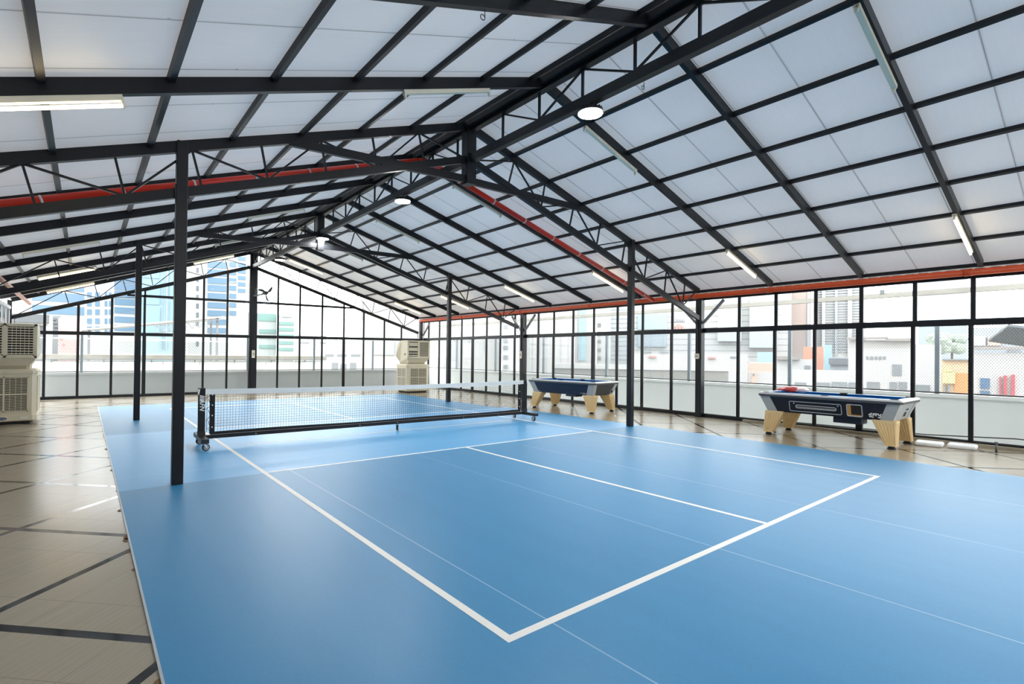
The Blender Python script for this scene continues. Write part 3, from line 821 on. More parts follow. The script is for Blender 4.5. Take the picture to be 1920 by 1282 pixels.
def pool_table(label, loc, rz, style):
    t = thing('pool_table', label, 'pool table', loc, rz)
    L, W = 2.26, 1.16
    zt, zb = 0.735, 0.445
    def corner(sx, sy, z):
        k = (z - zb) / (zt - zb)
        return (sx * lerp(L / 2 - 0.155, L / 2 - 0.04, k), sy * lerp(W / 2 - 0.13, W / 2 - 0.05, k), z)
    side = 'navy' if style == 1 else 'navy_black'
    end = 'table_grey' if style == 1 else 'table_silver'
    # cabinet: four sloped side panels and a floor
    def pan(p, q, m, nm, out):
        mb = MB(); a, b, c, d = Vector(corner(*p, zb)), Vector(corner(*q, zb)), Vector(corner(*q, zt)), Vector(corner(*p, zt))
        n = (b - a).cross(d - a).normalized()
        if n.dot(Vector(out)) > 0: n = -n
        mb.prism([a, b, c, d], n * 0.025)
        return mb.build(nm, m, t)
    front = pan((-1, -1), (1, -1), side, 'side_panel', (0, -1, 0))
    pan((-1, 1), (1, 1), side, 'side_panel', (0, 1, 0))
    ep = pan((1, -1), (1, 1), end, 'end_panel', (1, 0, 0))
    pan((-1, -1), (-1, 1), end, 'end_panel', (-1, 0, 0))
    a, b = corner(1, 1, zb)[:2]
    MB().box(-a + .01, a - .01, -b + .01, b - .01, zb, zb + 0.02).build('cabinet_floor', 'navy_black', t)
    for sx in (-1, 1):
        for sy in (-1, 1):
            mb = MB()
            lo, hi = Vector(corner(sx, sy, zb - 0.004)), Vector(corner(sx, sy, zt + 0.004))
            e = 0.006; wd = 0.17
            for pts in ([(sx * e, sy * e), (-sx * wd, sy * e), (-sx * wd, 0), (0, 0)], [(sx * e, sy * e), (sx * e, -sy * wd * 0.75), (0, -sy * wd * 0.75), (0, 0)]):
                mb.loft([[(p.x + q[0], p.y + q[1], p.z) for q in (pts if True else pts)] for p in (lo, hi)])
            mb.build('corner_cap', 'table_silver', t)
            ribbed_leg(sx, sy, t)
    # rails round the bed
    rw = 0.115
    rail = MB()
    def rounded(hx, hy, r, z):
        out = []
        for cx, cy, a0 in ((hx - r, hy - r, 0), (-hx + r, hy - r, PI / 2), (-hx + r, -hy + r, PI), (hx - r, -hy + r, 1.5 * PI)):
            for i in range(7):
                aa = a0 + PI / 2 * i / 6
                out.append((cx + r * math.cos(aa), cy + r * math.sin(aa), z))
        return out
    o0 = rounded(L / 2, W / 2, 0.09, 0.735); o1 = rounded(L / 2 + 0.006, W / 2 + 0.006, 0.09, 0.775); o2 = rounded(L / 2 - 0.012, W / 2 - 0.012, 0.08, 0.806)
    i2 = rounded(L / 2 - rw, W / 2 - rw, 0.02, 0.806); i0 = rounded(L / 2 - rw, W / 2 - rw, 0.02, 0.76)
    n = len(o0); base = 0
    sd = MB(); vs = o0 + o1; sd.add(vs, [(i, (i + 1) % n, (i + 1) % n + n, i + n) for i in range(n)]); 
    sd.add(o0 + i0, [(i + n, (i + 1) % n + n, (i + 1) % n, i) for i in range(n)])
    ro = sd.build('rail_apron', 'rail_side', t)
    rr = MB()
    rings = [o1, o2, i2, i0]
    vs = [p for r in rings for p in r]
    rr.add(vs, [(k * n + i, k * n + (i + 1) % n, (k + 1) * n + (i + 1) % n, (k + 1) * n + i) for k in range(3) for i in range(n)])
    rr.build('rail', 'rail_top', t)
    hx, hy = L / 2 - rw, W / 2 - rw
    MB().box(-hx, hx, -hy, hy, 0.745, 0.765).build('playing_bed', 'cloth_blue', t)
    g = 0.075
    for s in (-1, 1):
        for x0, x1 in ((-hx + g, -0.06), (0.06, hx - g)):
            MB().prism([(x0, s * hy, 0.765), (x0, s * (hy - 0.035), 0.792), (x0, s * (hy - 0.035), 0.802), (x0, s * hy, 0.806)], (x1 - x0, 0, 0)).build('cushion', 'cloth_blue', t)
        MB().prism([(s * hx, -hy + g, 0.765), (s * (hx - 0.035), -hy + g, 0.792), (s * (hx - 0.035), -hy + g, 0.802), (s * hx, -hy + g, 0.806)], (0, 2 * (hy - g), 0)).build('cushion', 'cloth_blue', t)
    for px in (-1, 0, 1):
        for s in (-1, 1):
            cx, cy = px * (hx - 0.01), s * (hy - (0.01 if px else -0.015))
            mb = MB()
            r = 0.062
            mb.cyl((cx, cy, 0.764), (cx, cy, 0.812), r, 20, caps=False).cyl((cx, cy, 0.764), (cx, cy, 0.812), r - 0.012, 20, caps=False).cyl((cx, cy, 0.764), (cx, cy, 0.768), r, 20)
            mb.build('pocket', 'shade_black', t, smooth=False)  # black ring and disc stand in for the shaded hole
    # things set in the long front panel
    def fp(x, z, out=0.0):
        """a point on the sloped front panel"""
        k = (z - zb) / (zt - zb)
        return Vector((x, -lerp(W / 2 - 0.13, W / 2 - 0.05, k) - out, z))
    def bar(pts, r, m, nm, par):
        mb = MB()
        for p, q in zip(pts[:-1], pts[1:]): mb.cyl(fp(*p, .003), fp(*q, .003), r, 8)
        return mb.build(nm, m, par)
    def rrect(x0, x1, z0, z1, r, k=5):
        pts = []
        for cx, cz, a0 in ((x1 - r, z1 - r, 0), (x0 + r, z1 - r, PI / 2), (x0 + r, z0 + r, PI), (x1 - r, z0 + r, 1.5 * PI)):
            for i in range(k + 1):
                aa = a0 + PI / 2 * i / k
                pts.append((cx + r * math.cos(aa), cz + r * math.sin(aa)))
        return pts + pts[:1]
    def ep_pt(y, z, out=0.0):
        k = (z - zb) / (zt - zb)
        return Vector((lerp(L / 2 - 0.155, L / 2 - 0.04, k) + out, y, z))
    if style == 2:
        bar(rrect(-0.58, 0.26, 0.485, 0.665, 0.025), 0.006, 'pale_alu', 'trough_frame', t)
        tr = bar(rrect(-0.47, 0.18, 0.548, 0.602, 0.026, 8), 0.007, 'pale_alu', 'ball_trough', t)
        MB().prism([fp(*q, .001) for q in rrect(-0.47, 0.18, 0.55, 0.60, 0.024, 8)[:-1]], (0, -0.0015, 0)).build('trough_window', 'table_grey', tr)
        MB().cyl(fp(-0.46, 0.568, .006), fp(0.17, 0.568, .006), 0.005, 8).build('trough_rod', 'pale_alu', tr)
        for x in (-0.50, 0.21):
            MB().cyl(fp(x, 0.635, 0), fp(x, 0.635, .006), 0.012, 12).build('lock', 'pale_alu', t)
        # open cue ball hatch: frame and a flat dark sheet painting the shade inside
        hf = bar(rrect(0.345, 0.565, 0.480, 0.680, 0.02), 0.008, 'pale_alu', 'hatch_frame', t)
        x0, x1, z0, z1 = 0.355, 0.555, 0.488, 0.672
        MB().prism([fp(x0, z0, .002), fp(x1, z0, .002), fp(x1, z1, .002), fp(x0, z1, .002)], (0, -0.001, 0)).build('hatch_mouth', 'shade_black', hf)
        MB().prism([fp(x0, z0, .004), fp(x0 + .05, z0 + .02, .004), fp(x0 + .05, z1, .004), fp(x0, z1, .004)], (0, -0.001, 0)).prism([fp(x0, z0, .004), fp(x1, z0, .004), fp(x1, z0 + .018, .004), fp(x0 + .05, z0 + .02, .004)], (0, -0.001, 0)).build('hatch_lining', 'wood_inside', hf)
        # graffiti style word
        px = lambda u, v: (0.655 + (u - 370) / 505 * 0.185, 0.565 - (v - 290) / 505 * 0.17)
        def stroke(pts, r=0.0075):
            mb = MB()
            for p, q in zip(pts[:-1], pts[1:]): mb.beam(fp(*px(*p), .003), fp(*px(*q), .003), 2.1 * r, 0.003, (0, 1, 0.2))
            return mb
        word = MB()
        for st in ([(512, 300), (385, 382), (382, 408), (530, 408)], [(410, 455), (395, 498), (450, 480), (560, 505)], [(548, 325), (572, 425)], [(556, 322), (760, 326)], [(636, 330), (656, 440)], [(728, 340), (738, 385), (800, 378)], [(865, 318), (800, 395), (835, 490)], [(722, 520), (756, 478), (798, 530)]):
            m2 = stroke(st); word.add(m2.v, m2.f)
        word.build('lettering', 'line_white', front)
        MB().beam(fp(1.02 - .1, 0.62, .002), fp(1.02 - .1, 0.62, .0021), 0.001, 0.001).build('stud', 'pale_alu', t)
        # coin mechanism on the end
        for z0, z1, y0, y1 in ((0.607, 0.637, 0.03, 0.15), (0.500, 0.575, 0.02, 0.14)):
            fr = MB().prism([ep_pt(y0 - .012, z0 - .010, 0), ep_pt(y1 + .012, z0 - .010, 0), ep_pt(y1 + .012, z1 + .010, 0), ep_pt(y0 - .012, z1 + .010, 0)], (0.006, 0, 0)).build('coin_frame', 'pale_alu', ep)
            MB().prism([ep_pt(y0, z0, .006), ep_pt(y1, z0, .006), ep_pt(y1, z1, .006), ep_pt(y0, z1, .006)], (0.002, 0, 0)).build('coin_slot', 'shade_black', fr)
        MB().box(0.10, 0.52, -0.38, -0.05, 0.335, 0.447).build('cash_box', 'navy_black', t, bevel=0.006)
        MB().prism([(0.52, -0.36, 0.447), (0.52, -0.36, 0.36), (0.62, -0.36, 0.447)], (0, 0.01, 0)).build('bracket', 'grey_steel', t)
    else:
        y0, y1, z0, z1 = 0.335, 0.415, 0.500, 0.570
        ring = MB()
        fr = MB().prism([ep_pt(y0 - .018, z0 - .014, 0), ep_pt(y1 + .018, z0 - .014, 0), ep_pt(y1 + .018, z1 + .014, 0), ep_pt(y0 - .018, z1 + .014, 0)], (0.006, 0, 0)).build('hatch_frame', 'rail_top', ep, bevel=0.003)
        MB().prism([ep_pt(y0, z0, .006), ep_pt(y1, z0, .006), ep_pt(y1, z1, .006), ep_pt(y0, z1, .006)], (0.002, 0, 0)).build('hatch_mouth', 'shade_black', fr)  # flat dark plate paints the shade inside the hatch
        MB().box(0.08, 0.42, -0.38, -0.10, 0.385, 0.447).build('cash_box', 'navy_black', t, bevel=0.006)
        # worn script marks, too faint to read
        sc = MB()
        pts = [(-0.95, 0.485), (-0.93, 0.505), (-0.915, 0.478), (-0.90, 0.482), (-0.885, 0.495), (-0.87, 0.478), (-0.85, 0.494), (-0.83, 0.478), (-0.81, 0.493), (-0.79, 0.480), (-0.775, 0.503), (-0.772, 0.479)]
        for p, q in zip(pts[:-1], pts[1:]): sc.beam(fp(*p, .002), fp(*q, .002), 0.007, 0.002, (0, 1, 0))
        pts = [(0.62, 0.515), (0.635, 0.495), (0.66, 0.508), (0.69, 0.502)]
        for p, q in zip(pts[:-1], pts[1:]): sc.beam(fp(*p, .002), fp(*q, .002), 0.006, 0.002, (0, 1, 0))
        pts = [(0.70, 0.496), (0.735, 0.520), (0.75, 0.497), (0.78, 0.508), (0.80, 0.498), (0.83, 0.506), (0.86, 0.500), (0.89, 0.510)]
        for p, q in zip(pts[:-1], pts[1:]): sc.beam(fp(*p, .002), fp(*q, .002), 0.006, 0.002, (0, 1, 0))
        pts = [(0.69, 0.482), (0.74, 0.486), (0.80, 0.484)]
        for p, q in zip(pts[:-1], pts[1:]): sc.beam(fp(*p, .002), fp(*q, .002), 0.006, 0.002, (0, 1, 0))
        sc.build('script_marks', 'pale_alu', front)
    return t
pool_table('navy pool table with open hatch, ball trough and a graffiti word on its front', (6.09, -5.26, 0), -PI / 2, 2)
pool_table('navy pool table with plain dark grey end beside the net', (5.72, 0.90, 0), -PI / 2 + math.radians(5.2), 1)

# bag of red things lying on the near table
bagm = MB()
rings = []
for k in range(9):
    t_ = k / 8; ring = []
    x = lerp(-0.30, 0.22, t_)
    rad = [0.012, 0.035, 0.06, 0.085, 0.11, 0.125, 0.12, 0.10, 0.045][k]
    for i in range(16):
        a = 2 * PI * i / 16
        rr_ = rad * (1 + 0.16 * math.sin(3 * a + k * 1.3) + 0.1 * math.sin(7 * a + k))
        ring.append((x + 0.02 * math.sin(a * 2 + k), 1.3 * rr_ * math.cos(a), max(0.0, 0.05 + 0.48 * rr_ * math.sin(a) + (0.0 if rad > .05 else -0.02))))
    rings.append(ring)
bag = bagm.loft(rings).build('plastic_bag', 'bag_red', None, (6.05, -4.52, 0.806), smooth=True)
bag.rotation_euler = (0, 0, -PI / 2 - 0.25)
tag(bag, 'crumpled clear bag of red items lying at one end of the pool table', 'bag')
bn = MB()
rings = []
for k in range(6):
    ring = []
    x = [0.20, 0.25, 0.29, 0.31, 0.33, 0.335][k]; rad = [0.10, 0.11, 0.085, 0.06, 0.05, 0.03][k]
    for i in range(12):
        a = 2 * PI * i / 12; r_ = rad * (1 + 0.22 * math.sin(4 * a + k * 2))
        ring.append((x, 1.25 * r_ * math.cos(a), max(0.0, 0.052 + 0.5 * r_ * math.sin(a))))
    rings.append(ring)
bn.loft(rings).build('bag_neck', 'bag_clear', bag, smooth=True)

# ------------------------------------------------------------------ evaporative coolers
def louvre(parent, o, ex, ez, out, wd, h, nslat, ncol, name, slat_m='cream_plastic', divs=2):
    """framed grille: o = lower corner, ex along the width, out = face normal"""
    o, ex, out = Vector(o), Vector(ex), Vector(out); ez = Vector((0, 0, 1))
    fr = MB()
    b = 0.022
    for a0, a1, z0, z1 in ((0, wd, 0, b), (0, wd, h - b, h), (0, b, 0, h), (wd - b, wd, 0, h)):
        fr.prism([o + ex * a0 + ez * z0, o + ex * a1 + ez * z0, o + ex * a1 + ez * z1, o + ex * a0 + ez * z1], out * 0.012)
    for d in range(1, divs):
        c = wd * d / divs
        fr.prism([o + ex * (c - .012) + ez * 0, o + ex * (c + .012), o + ex * (c + .012) + ez * h, o + ex * (c - .012) + ez * h], out * 0.012)
    g = fr.build(name, 'cream_plastic', parent)
    MB().prism([o, o + ex * wd, o + ex * wd + ez * h, o + ez * h], out * 0.002).build('shade_black', 'shade_black', g)  # black sheet stands in for the shade behind the slats
    sl = MB()
    for i in range(nslat):
        z = b + (h - 2 * b) * (i + 0.5) / nslat
        t_ = (h - 2 * b) / nslat
        c0 = o + ez * (z - t_ * 0.22) + out * 0.012
        sl.prism([c0 + ex * b, c0 + ex * (wd - b), c0 + ex * (wd - b) + ez * t_ * 0.36 - out * 0.006, c0 + ex * b + ez * t_ * 0.36 - out * 0.006], -out * 0.003)
    for i in range(1, ncol):
        c = b + (wd - 2 * b) * i / ncol
        sl.prism([o + ex * (c - .003) + out * .006, o + ex * (c + .003) + out * .006, o + ex * (c + .003) + ez * h + out * .006, o + ex * (c - .003) + ez * h + out * .006], out * 0.003)
    sl.build('slats', slat_m, g)
    return g

def cooler(label, loc, rz, broken=False, badge=True, W=0.96, D=0.96):
    t = thing('air_cooler', label, 'air cooler', loc, rz)
    hw, hd = W / 2, D / 2
    ch = 0.07
    def octo(a, b, c, z): return [(a - c, -b, z), (a, -b + c, z), (a, b - c, z), (a - c, b, z), (-a + c, b, z), (-a, b - c, z), (-a, -b + c, z), (-a + c, -b, z)]
    MB().loft([octo(hw, hd, ch, 0.16), octo(hw, hd, ch, 0.99), octo(hw + .012, hd + .012, ch, 1.0), octo(hw + .012, hd + .012, ch, 1.045), octo(hw - .03, hd - .03, ch, 1.08)]).build('cabinet', 'cream_plastic', t)
    MB().loft([octo(hw - .015, hd - .015, ch, 0.055), octo(hw + .01, hd + .01, ch, 0.075), octo(hw + .01, hd + .01, ch, 0.165), octo(hw, hd, ch, 0.175)]).build('water_tray', 'cream_plastic', t)
    MB().box(-hw + .1, hw - .1, -hd + .03, hd - .03, 0.0, 0.056).build('plinth', 'shade_black', t)
    gw = W - 0.24
    for (o, ex, out) in (((-gw / 2, -hd, 0.24), (1, 0, 0), (0, -1, 0)), ((hw, -gw / 2, 0.24), (0, 1, 0), (1, 0, 0)), ((-hw, gw / 2, 0.24), (0, -1, 0), (-1, 0, 0)), ((gw / 2, hd, 0.24), (-1, 0, 0), (0, 1, 0))):
        g = louvre(t, o, ex, None, out, gw, 0.70, 26, 8, 'side_grille')
        o_, ex_, out_ = Vector(o), Vector(ex), Vector(out)
        MB().prism([o_ + Vector((0, 0, 0.34)), o_ + ex_ * gw + Vector((0, 0, 0.34)), o_ + ex_ * gw + Vector((0, 0, 0.362)), o_ + Vector((0, 0, 0.362))], out_ * 0.014).build('cross_bar', 'cream_plastic', g)
    # neck and discharge head with a rounded back
    MB().loft([octo(0.36, 0.36, 0.05, 1.075), octo(0.36, 0.36, 0.05, 1.16)]).build('neck', 'cream_dark', t)
    prof = [(-0.36, 1.15), (-0.47, 1.31), (-0.47, 1.98), (0.02, 1.98)]
    for i in range(1, 9):
        a = PI / 2 * (1 - i / 8)
        prof.append((0.02 + 0.46 * math.cos(a), 1.45 + 0.53 * math.sin(a)))
    prof += [(0.48, 1.36), (0.36, 1.15)]
    def sec(y, z):
        k = min(1.0, max(0.0, (z - 1.15) / 0.16)); return lerp(0.36, 0.475, k)
    n = len(prof)
    vs = [(-sec(y, z), y, z) for y, z in prof] + [(sec(y, z), y, z) for y, z in prof]
    hd_ = MB().add(vs, [tuple(range(n)), tuple(range(2 * n - 1, n - 1, -1))] + [(i, i + n, (i + 1) % n + n, (i + 1) % n) for i in range(n)]).build('discharge_head', 'cream_plastic', t)
    rm = MB()
    for x0, x1, z0, z1 in ((-0.475, 0.475, 1.31, 1.345), (-0.475, 0.475, 1.945, 1.98), (-0.475, -0.435, 1.31, 1.98), (0.435, 0.475, 1.31, 1.98), (-0.02, 0.02, 1.31, 1.98)):
        rm.box(x0, x1, -0.485, -0.468, z0, z1)
    rm.build('outlet_rim', 'cream_plastic', t)
    for x0, full in ((-0.435, not broken), (0.02, True)):
        louvre(t, (x0, -0.470, 1.345), (1, 0, 0), None, (0, -1, 0), 0.415, 0.60, 11 if full else 6, 6, 'outlet_grille', divs=1)
    if broken:
        MB().prism([(-0.41, -0.488, 1.60), (-0.06, -0.488, 1.60), (-0.06, -0.488, 1.68), (-0.41, -0.488, 1.70)], (0, 0.005, 0)).prism([(-0.40, -0.488, 1.80), (-0.06, -0.488, 1.79), (-0.06, -0.488, 1.87), (-0.40, -0.488, 1.88)], (0, 0.005, 0)).build('loose_vane', 'cream_plastic', t)
        MB().box(-0.49, -0.473, -0.30, -0.22, 1.42, 1.50).build('switch_cover', 'cream_dark', t)
    if badge:
        bg_ = MB()
        c = Vector((-0.02, -hd - 0.011, 0.118)); pts = [(c.x + 0.072 * math.cos(2 * PI * i / 28), c.y, c.z + 0.026 * math.sin(2 * PI * i / 28)) for i in range(28)]
        b_ = bg_.prism(pts[::-1], (0, -0.004, 0)).build('badge', 'badge_blue', t)
        MB().box(c.x - 0.05, c.x + 0.05, c.y - 0.0055, c.y - 0.004, c.z - 0.004, c.z + 0.004).build('badge_bar', 'pale_alu', b_)
        MB().box(0.25, 0.36, -hd - 0.014, -hd - 0.0105, 0.10, 0.145).build('sticker', 'sticker', t)
    return t
cooler('large cream air cooler with louvred outlet and blue oval badge on the tiled strip', (-5.98, 5.48, 0), 0.0, False, True)
cooler('cream air cooler with broken vanes in the far corner behind the net', (5.20, 8.72, 0), -math.radians(2), True, False, 0.94, 0.94)

# ------------------------------------------------------------------ wall fan
fan = thing('wall_fan', 'grey wall fan with open wire cage on the broad far column', 'fan', (0.36, 10.88, 3.62), 0.25)
MB().beam((-0.31, 0.30, -0.12), (-0.10, 0.16, -0.06), 0.05, 0.05).beam((-0.10, 0.16, -0.06), (0, 0.10, 0), 0.05, 0.05).build('arm', 'grey_steel', fan)
MB().cyl((0, 0.02, 0), (0, 0.17, 0), 0.075, 20, 0.06).build('motor', 'grey_steel', fan, smooth=True)
MB().cyl((0, -0.06, 0), (0, 0.02, 0), 0.05, 18, 0.045).build('hub', 'dark_metal', fan, smooth=True)
for k in range(3):
    a0 = 0.45 + k * 2 * PI / 3
    mb = MB(); rings = []
    for i in range(7):
        r = 0.05 + 0.27 * i / 6; tw = 0.55 - 0.25 * i / 6; wd = [0.03, .06, .085, .095, .09, .075, .04][i]; sk = 0.02 * i
        ca, sa = math.cos(a0 + 0.06 * i), math.sin(a0 + 0.06 * i)
        d = Vector((ca, 0, sa)); tn = Vector((-sa, 0, ca)); ax = Vector((0, 1, 0))
        c = d * r; e = tn * math.cos(tw) + ax * math.sin(tw); nn = d.cross(e).normalized() * 0.002
        rings.append([c - e * wd / 2 - nn, c + e * wd / 2 - nn, c + e * wd / 2 + nn, c - e * wd / 2 + nn])
    mb.loft(rings).build('blade', 'dark_metal', fan)
cg = MB()
for y, R in ((-0.12, 0.13), (-0.085, 0.28), (-0.03, 0.37), (0.06, 0.37), (0.10, 0.26)):
    cg.torus((0, y, 0), R, 0.006, 'y', 40, 5)
for i in range(18):
    a = 2 * PI * i / 18; ca, sa = math.cos(a), math.sin(a)
    cg.tube([(0.05 * ca, -0.125, 0.05 * sa), (0.13 * ca, -0.12, 0.13 * sa), (0.28 * ca, -0.085, 0.28 * sa), (0.37 * ca, -0.03, 0.37 * sa), (0.37 * ca, 0.06, 0.37 * sa), (0.26 * ca, 0.10, 0.26 * sa), (0.08 * ca, 0.12, 0.08 * sa)], 0.0032, 4)
cg.build('cage', 'grey_steel', fan)
MB().tube([(-0.05, 0.16, -0.05), (-0.16, 0.20, -0.34), (-0.28, 0.29, -0.42), (-0.30, 0.30, -0.2)], 0.006, 6).build('cord', 'rubber', fan)

# ------------------------------------------------------------------ small fittings
def switch(loc, sx, sy, sz, label):
    t = thing('switch_box', label, 'switch', loc)
    MB().box(-sx, sx, -sy, sy, -sz, sz).build('box', 'sticker', t, bevel=0.004)
    if sx < sy:
        MB().box(-sx - 0.004, -sx, -sy * 0.5, sy * 0.5, -sz * 0.35, sz * 0.35).build('rocker', 'cream_dark', t)
    else:
        MB().box(-sx * 0.5, sx * 0.5, -sy - 0.004, -sy, -sz * 0.35, sz * 0.35).build('rocker', 'cream_dark', t)
switch((7.035, -2.00, 1.49), 0.02, 0.055, 0.065, 'cream switch box with cable on the thick wall column')
switch((7.035, 4.50, 1.48), 0.02, 0.05, 0.13, 'white upright switch box on the column behind the net')
switch((0.03, 11.18, 1.40), 0.05, 0.02, 0.14, 'white upright box on the broad column under the wall fan')

for i, (x, y, r, l) in enumerate(((6.60, -6.52, 0.12, 'flat white foam block under the window wall, the one closer to the pool table'), (6.73, -6.92, 0.10, 'flat white foam block under the window wall, the one closer to the metal stub'))):
    o = MB().box(-0.19, 0.19, -0.185, 0.185, 0, 0.065).build('foam_block', 'foam', None, (x, y, 0), bevel=0.028)
    o.rotation_euler = (0, 0, r)
    tag(o, l, 'foam block', 'foam blocks by the window wall')
st = thing('floor_stub', 'short grey metal stub standing on the tiles past the foam blocks', 'stub', (6.70, -7.33, 0))
MB().cyl((0, 0, 0), (0, 0, 0.15), 0.016, 14).build('rod', 'grey_steel', st, smooth=True)
MB().cyl((0, 0, 0.13), (0, 0, 0.165), 0.026, 16, 0.022).build('cap', 'grey_steel', st, smooth=True)
o = MB().prism([(0, 0, 0), (0.06, 0.0, 0), (0.035, 0.05, 0.0), (0.01, 0.03, 0)], (0, 0, 0.035)).build('floor_scrap', 'foam', None, (5.35, -0.85, 0.0), bevel=0.006)
tag(o, 'tiny white scrap on the tiles in front of the pool table beside the net', 'scrap')

# ------------------------------------------------------------------ outside, close by
PX = 8.36
S(MB().box(PX, PX + 0.14, -12, 13.1, -0.1, 0.735).box(PX - 0.015, PX + 0.16, -12, 13.1, 0.735, 0.80).build('parapet_wall', 'parapet'))
S(MB().box(-9, PX, 12.82, 12.96, -0.1, 0.655).box(-9, PX, 12.80, 12.98, 0.655, 0.735).build('parapet_wall', 'parapet_far'))
t = thing('parapet_rail', 'thin dark rail along the top of the side parapet', 'rail', (PX + 0.012, -12, 0.825))
MB().cyl((0, 0, 0), (0, 24.8, 0), 0.014, 8).build('rail_tube', 'dark_metal', t)
t = thing('parapet_rail', 'thin dark rail along the top of the far parapet', 'rail', (-9, 12.9, 0.765))
MB().cyl((0, 0, 0), (17.3, 0, 0), 0.014, 8).build('rail_tube', 'dark_metal', t)
fe = thing('mesh_fence', 'expanded metal fence on grey posts standing on the side parapet', 'fence', (PX + 0.07, 0, 0.8))
for y in (-9.0, -6.28, -3.58, -0.98, 1.90, 4.80, 7.6, 10.4):
    MB().box(-0.035, 0.035, y - 0.035, y + 0.035, 0, 1.36).build('fence_post', 'mesh_grey', fe)
me_ = MB()
dz, dy, z0, z1 = 0.038, 0.026, 0.03, 1.34
y = -9.5
while y < 11.6:
    for s in (-1, 1):
        yb = y + s * (z1 - z0) * dy / dz
        a, b = Vector((0, y, z0)), Vector((0, yb, z1))
        if yb < -9.5 or yb > 11.6:
            lim = -9.5 if yb < -9.5 else 11.6
            b = a.lerp(b, (lim - y) / (yb - y))
        if (b - a).length > 0.05:
            me_.beam(a, b, 0.005, 0.004, (1, 0, 0))
    y += 0.042
me_.build('mesh_sheet', 'mesh_grey', fe)
MB().box(-0.012, 0.012, -9.5, 11.6, 1.33, 1.36).build('top_rail', 'mesh_grey', fe)
t = tag(MB().box(8.75, 8.88, -12, 12.5, 2.795, 2.895).build('canopy_beam', 'stain'), 'weathered grey beam running outside above the side parapet', 'beam')
for y, l in ((-5.3, 'small bolt plate on the weathered outside beam, closer to the camera'), (-1.2, 'small bolt plate on the weathered outside beam above the cladded mall')):
    tag(MB().box(8.74, 8.78, y - .04, y + .04, 2.88, 2.97).build('bolt_plate', 'grey_steel'), l, 'plate', 'plates on the outside beam')
for x, l in ((-4.83, 'beside the pink block'), (0.23, 'behind the broad fan column'), (2.83, 'in front of the low shops'), (5.50, 'in front of the blank pale wall')):
    o = MB().box(x - 0.035, x + 0.035, 12.86, 12.93, 0.73, 2.05).build('fence_post', 'mesh_grey')
    o.name = 'terrace_post'
    tag(o, 'grey steel stub post on the far parapet ' + l, 'post', 'posts on the far parapet')
cb2 = MB().tube([(8.33, -9.6, 0.03), (8.2, -7.4, 0.08), (8.0, -6.2, 0.02), (8.1, -4.8, 0.0), (8.25, -3.5, -0.03)], 0.012, 6).build('cable', 'rubber')
tag(cb2, 'black cable lying outside along the foot of the side parapet', 'cable')

# neighbouring terrace beyond the far wall
S(MB().box(-14, 4.3, 15.6, 16.0, -3, 1.08).build('neighbour_wall', 'coping'))
jn = thing('wall_sheeting', 'white sheet panels with thin joints on the neighbouring terrace wall', 'panel', (-14, 15.58, 0))
for i in range(14):
    MB().box(0.02 + i * 1.30, 1.305 + i * 1.30, -0.02, 0.02, 0.66, 1.06).build('sheet', 'foam', jn)
S(MB().box(-14, 4.35, 15.45, 16.6, 1.14, 1.31).build('ledge_slab', 'stain'))
t = thing('gutter_pipe', 'thin grey pipe under the stained ledge of the neighbouring terrace', 'pipe', (-14, 15.44, 1.13))
MB().cyl((0, 0, 0), (18.3, 0, 0), 0.018, 8).build('pipe_run', 'grey_steel', t)
for i in range(12): MB().box(0.8 + i * 1.5, 0.83 + i * 1.5, -0.02, 0.06, -0.10, 0.02).build('pipe_bracket', 'grey_steel', t)
cf = thing('chain_link_fence', 'wide chain link fence on the stained ledge of the neighbouring terrace', 'fence', (0, 16.1, 1.31))
for x in (-9.0, -6.4, -3.9, -1.4, 1.1): MB().cyl((x, 0, 0), (x, 0, 0.62), 0.025, 8).build('fence_post', 'coping', cf)
mb = MB(); x = -8.4
while x < 0.4:
    for s in (-1, 1):
        mb.beam((x, 0, 0.06), (x + s * 0.30, 0, 0.56), 0.008, 0.008, (0, 1, 0))
    x += 0.085
mb.build('chain_link', 'grey_steel', cf)
MB().cyl((-9, 0, 0.60), (1.1, 0, 0.60), 0.018, 8).build('top_rail', 'coping', cf)
cn = thing('canopy_roof', 'thin tilted canopy roof on a small lattice beyond the far wall', 'canopy', (-4.9, 24.0, 0))
MB().beam((0, 0, 2.45), (6.2, 0, 3.42), 2.6, 0.07, (0, 0, 1)).build('roof_sheet', 'fp', cn)
mb = MB().beam((2.9, -1.2, 2.75), (6.0, -1.2, 3.25), 0.05, 0.05).beam((2.9, -1.2, 2.40), (4.4, -1.2, 2.62), 0.05, 0.05)
for i in range(8):
    x = 2.9 + i * 0.35
    mb.beam((x, -1.2, 2.42 + 0.155 * (x - 2.9)), (x + 0.17, -1.2, 2.75 + 0.16 * (x - 2.9)), 0.03, 0.03).beam((x + 0.17, -1.2, 2.75 + 0.16 * (x - 2.9)), (x + 0.35, -1.2, 2.42 + 0.155 * (x + .35 - 2.9)), 0.03, 0.03)
mb.build('lattice', 'gd2', cn)
for x, y in ((0.3, -0.9), (5.9, -0.9), (0.3, 0.9), (5.9, 0.9)):
    MB().box(x - .05, x + .05, y - .05, y + .05, -14, 2.45 + 0.155 * x).build('canopy_leg', 'gd2', cn)
ac = thing('dark_canopy', 'dark slatted awning outside at the edge of the view beyond the mesh fence', 'canopy', (13.0, -7.2, -0.48))
MB().beam((-0.1, 0.6, 2.62), (-0.1 + 1.2, -2.2, 2.05), 1.1, 0.06, (0.3, 0.1, 1)).build('awning_sheet', 'rf', ac)
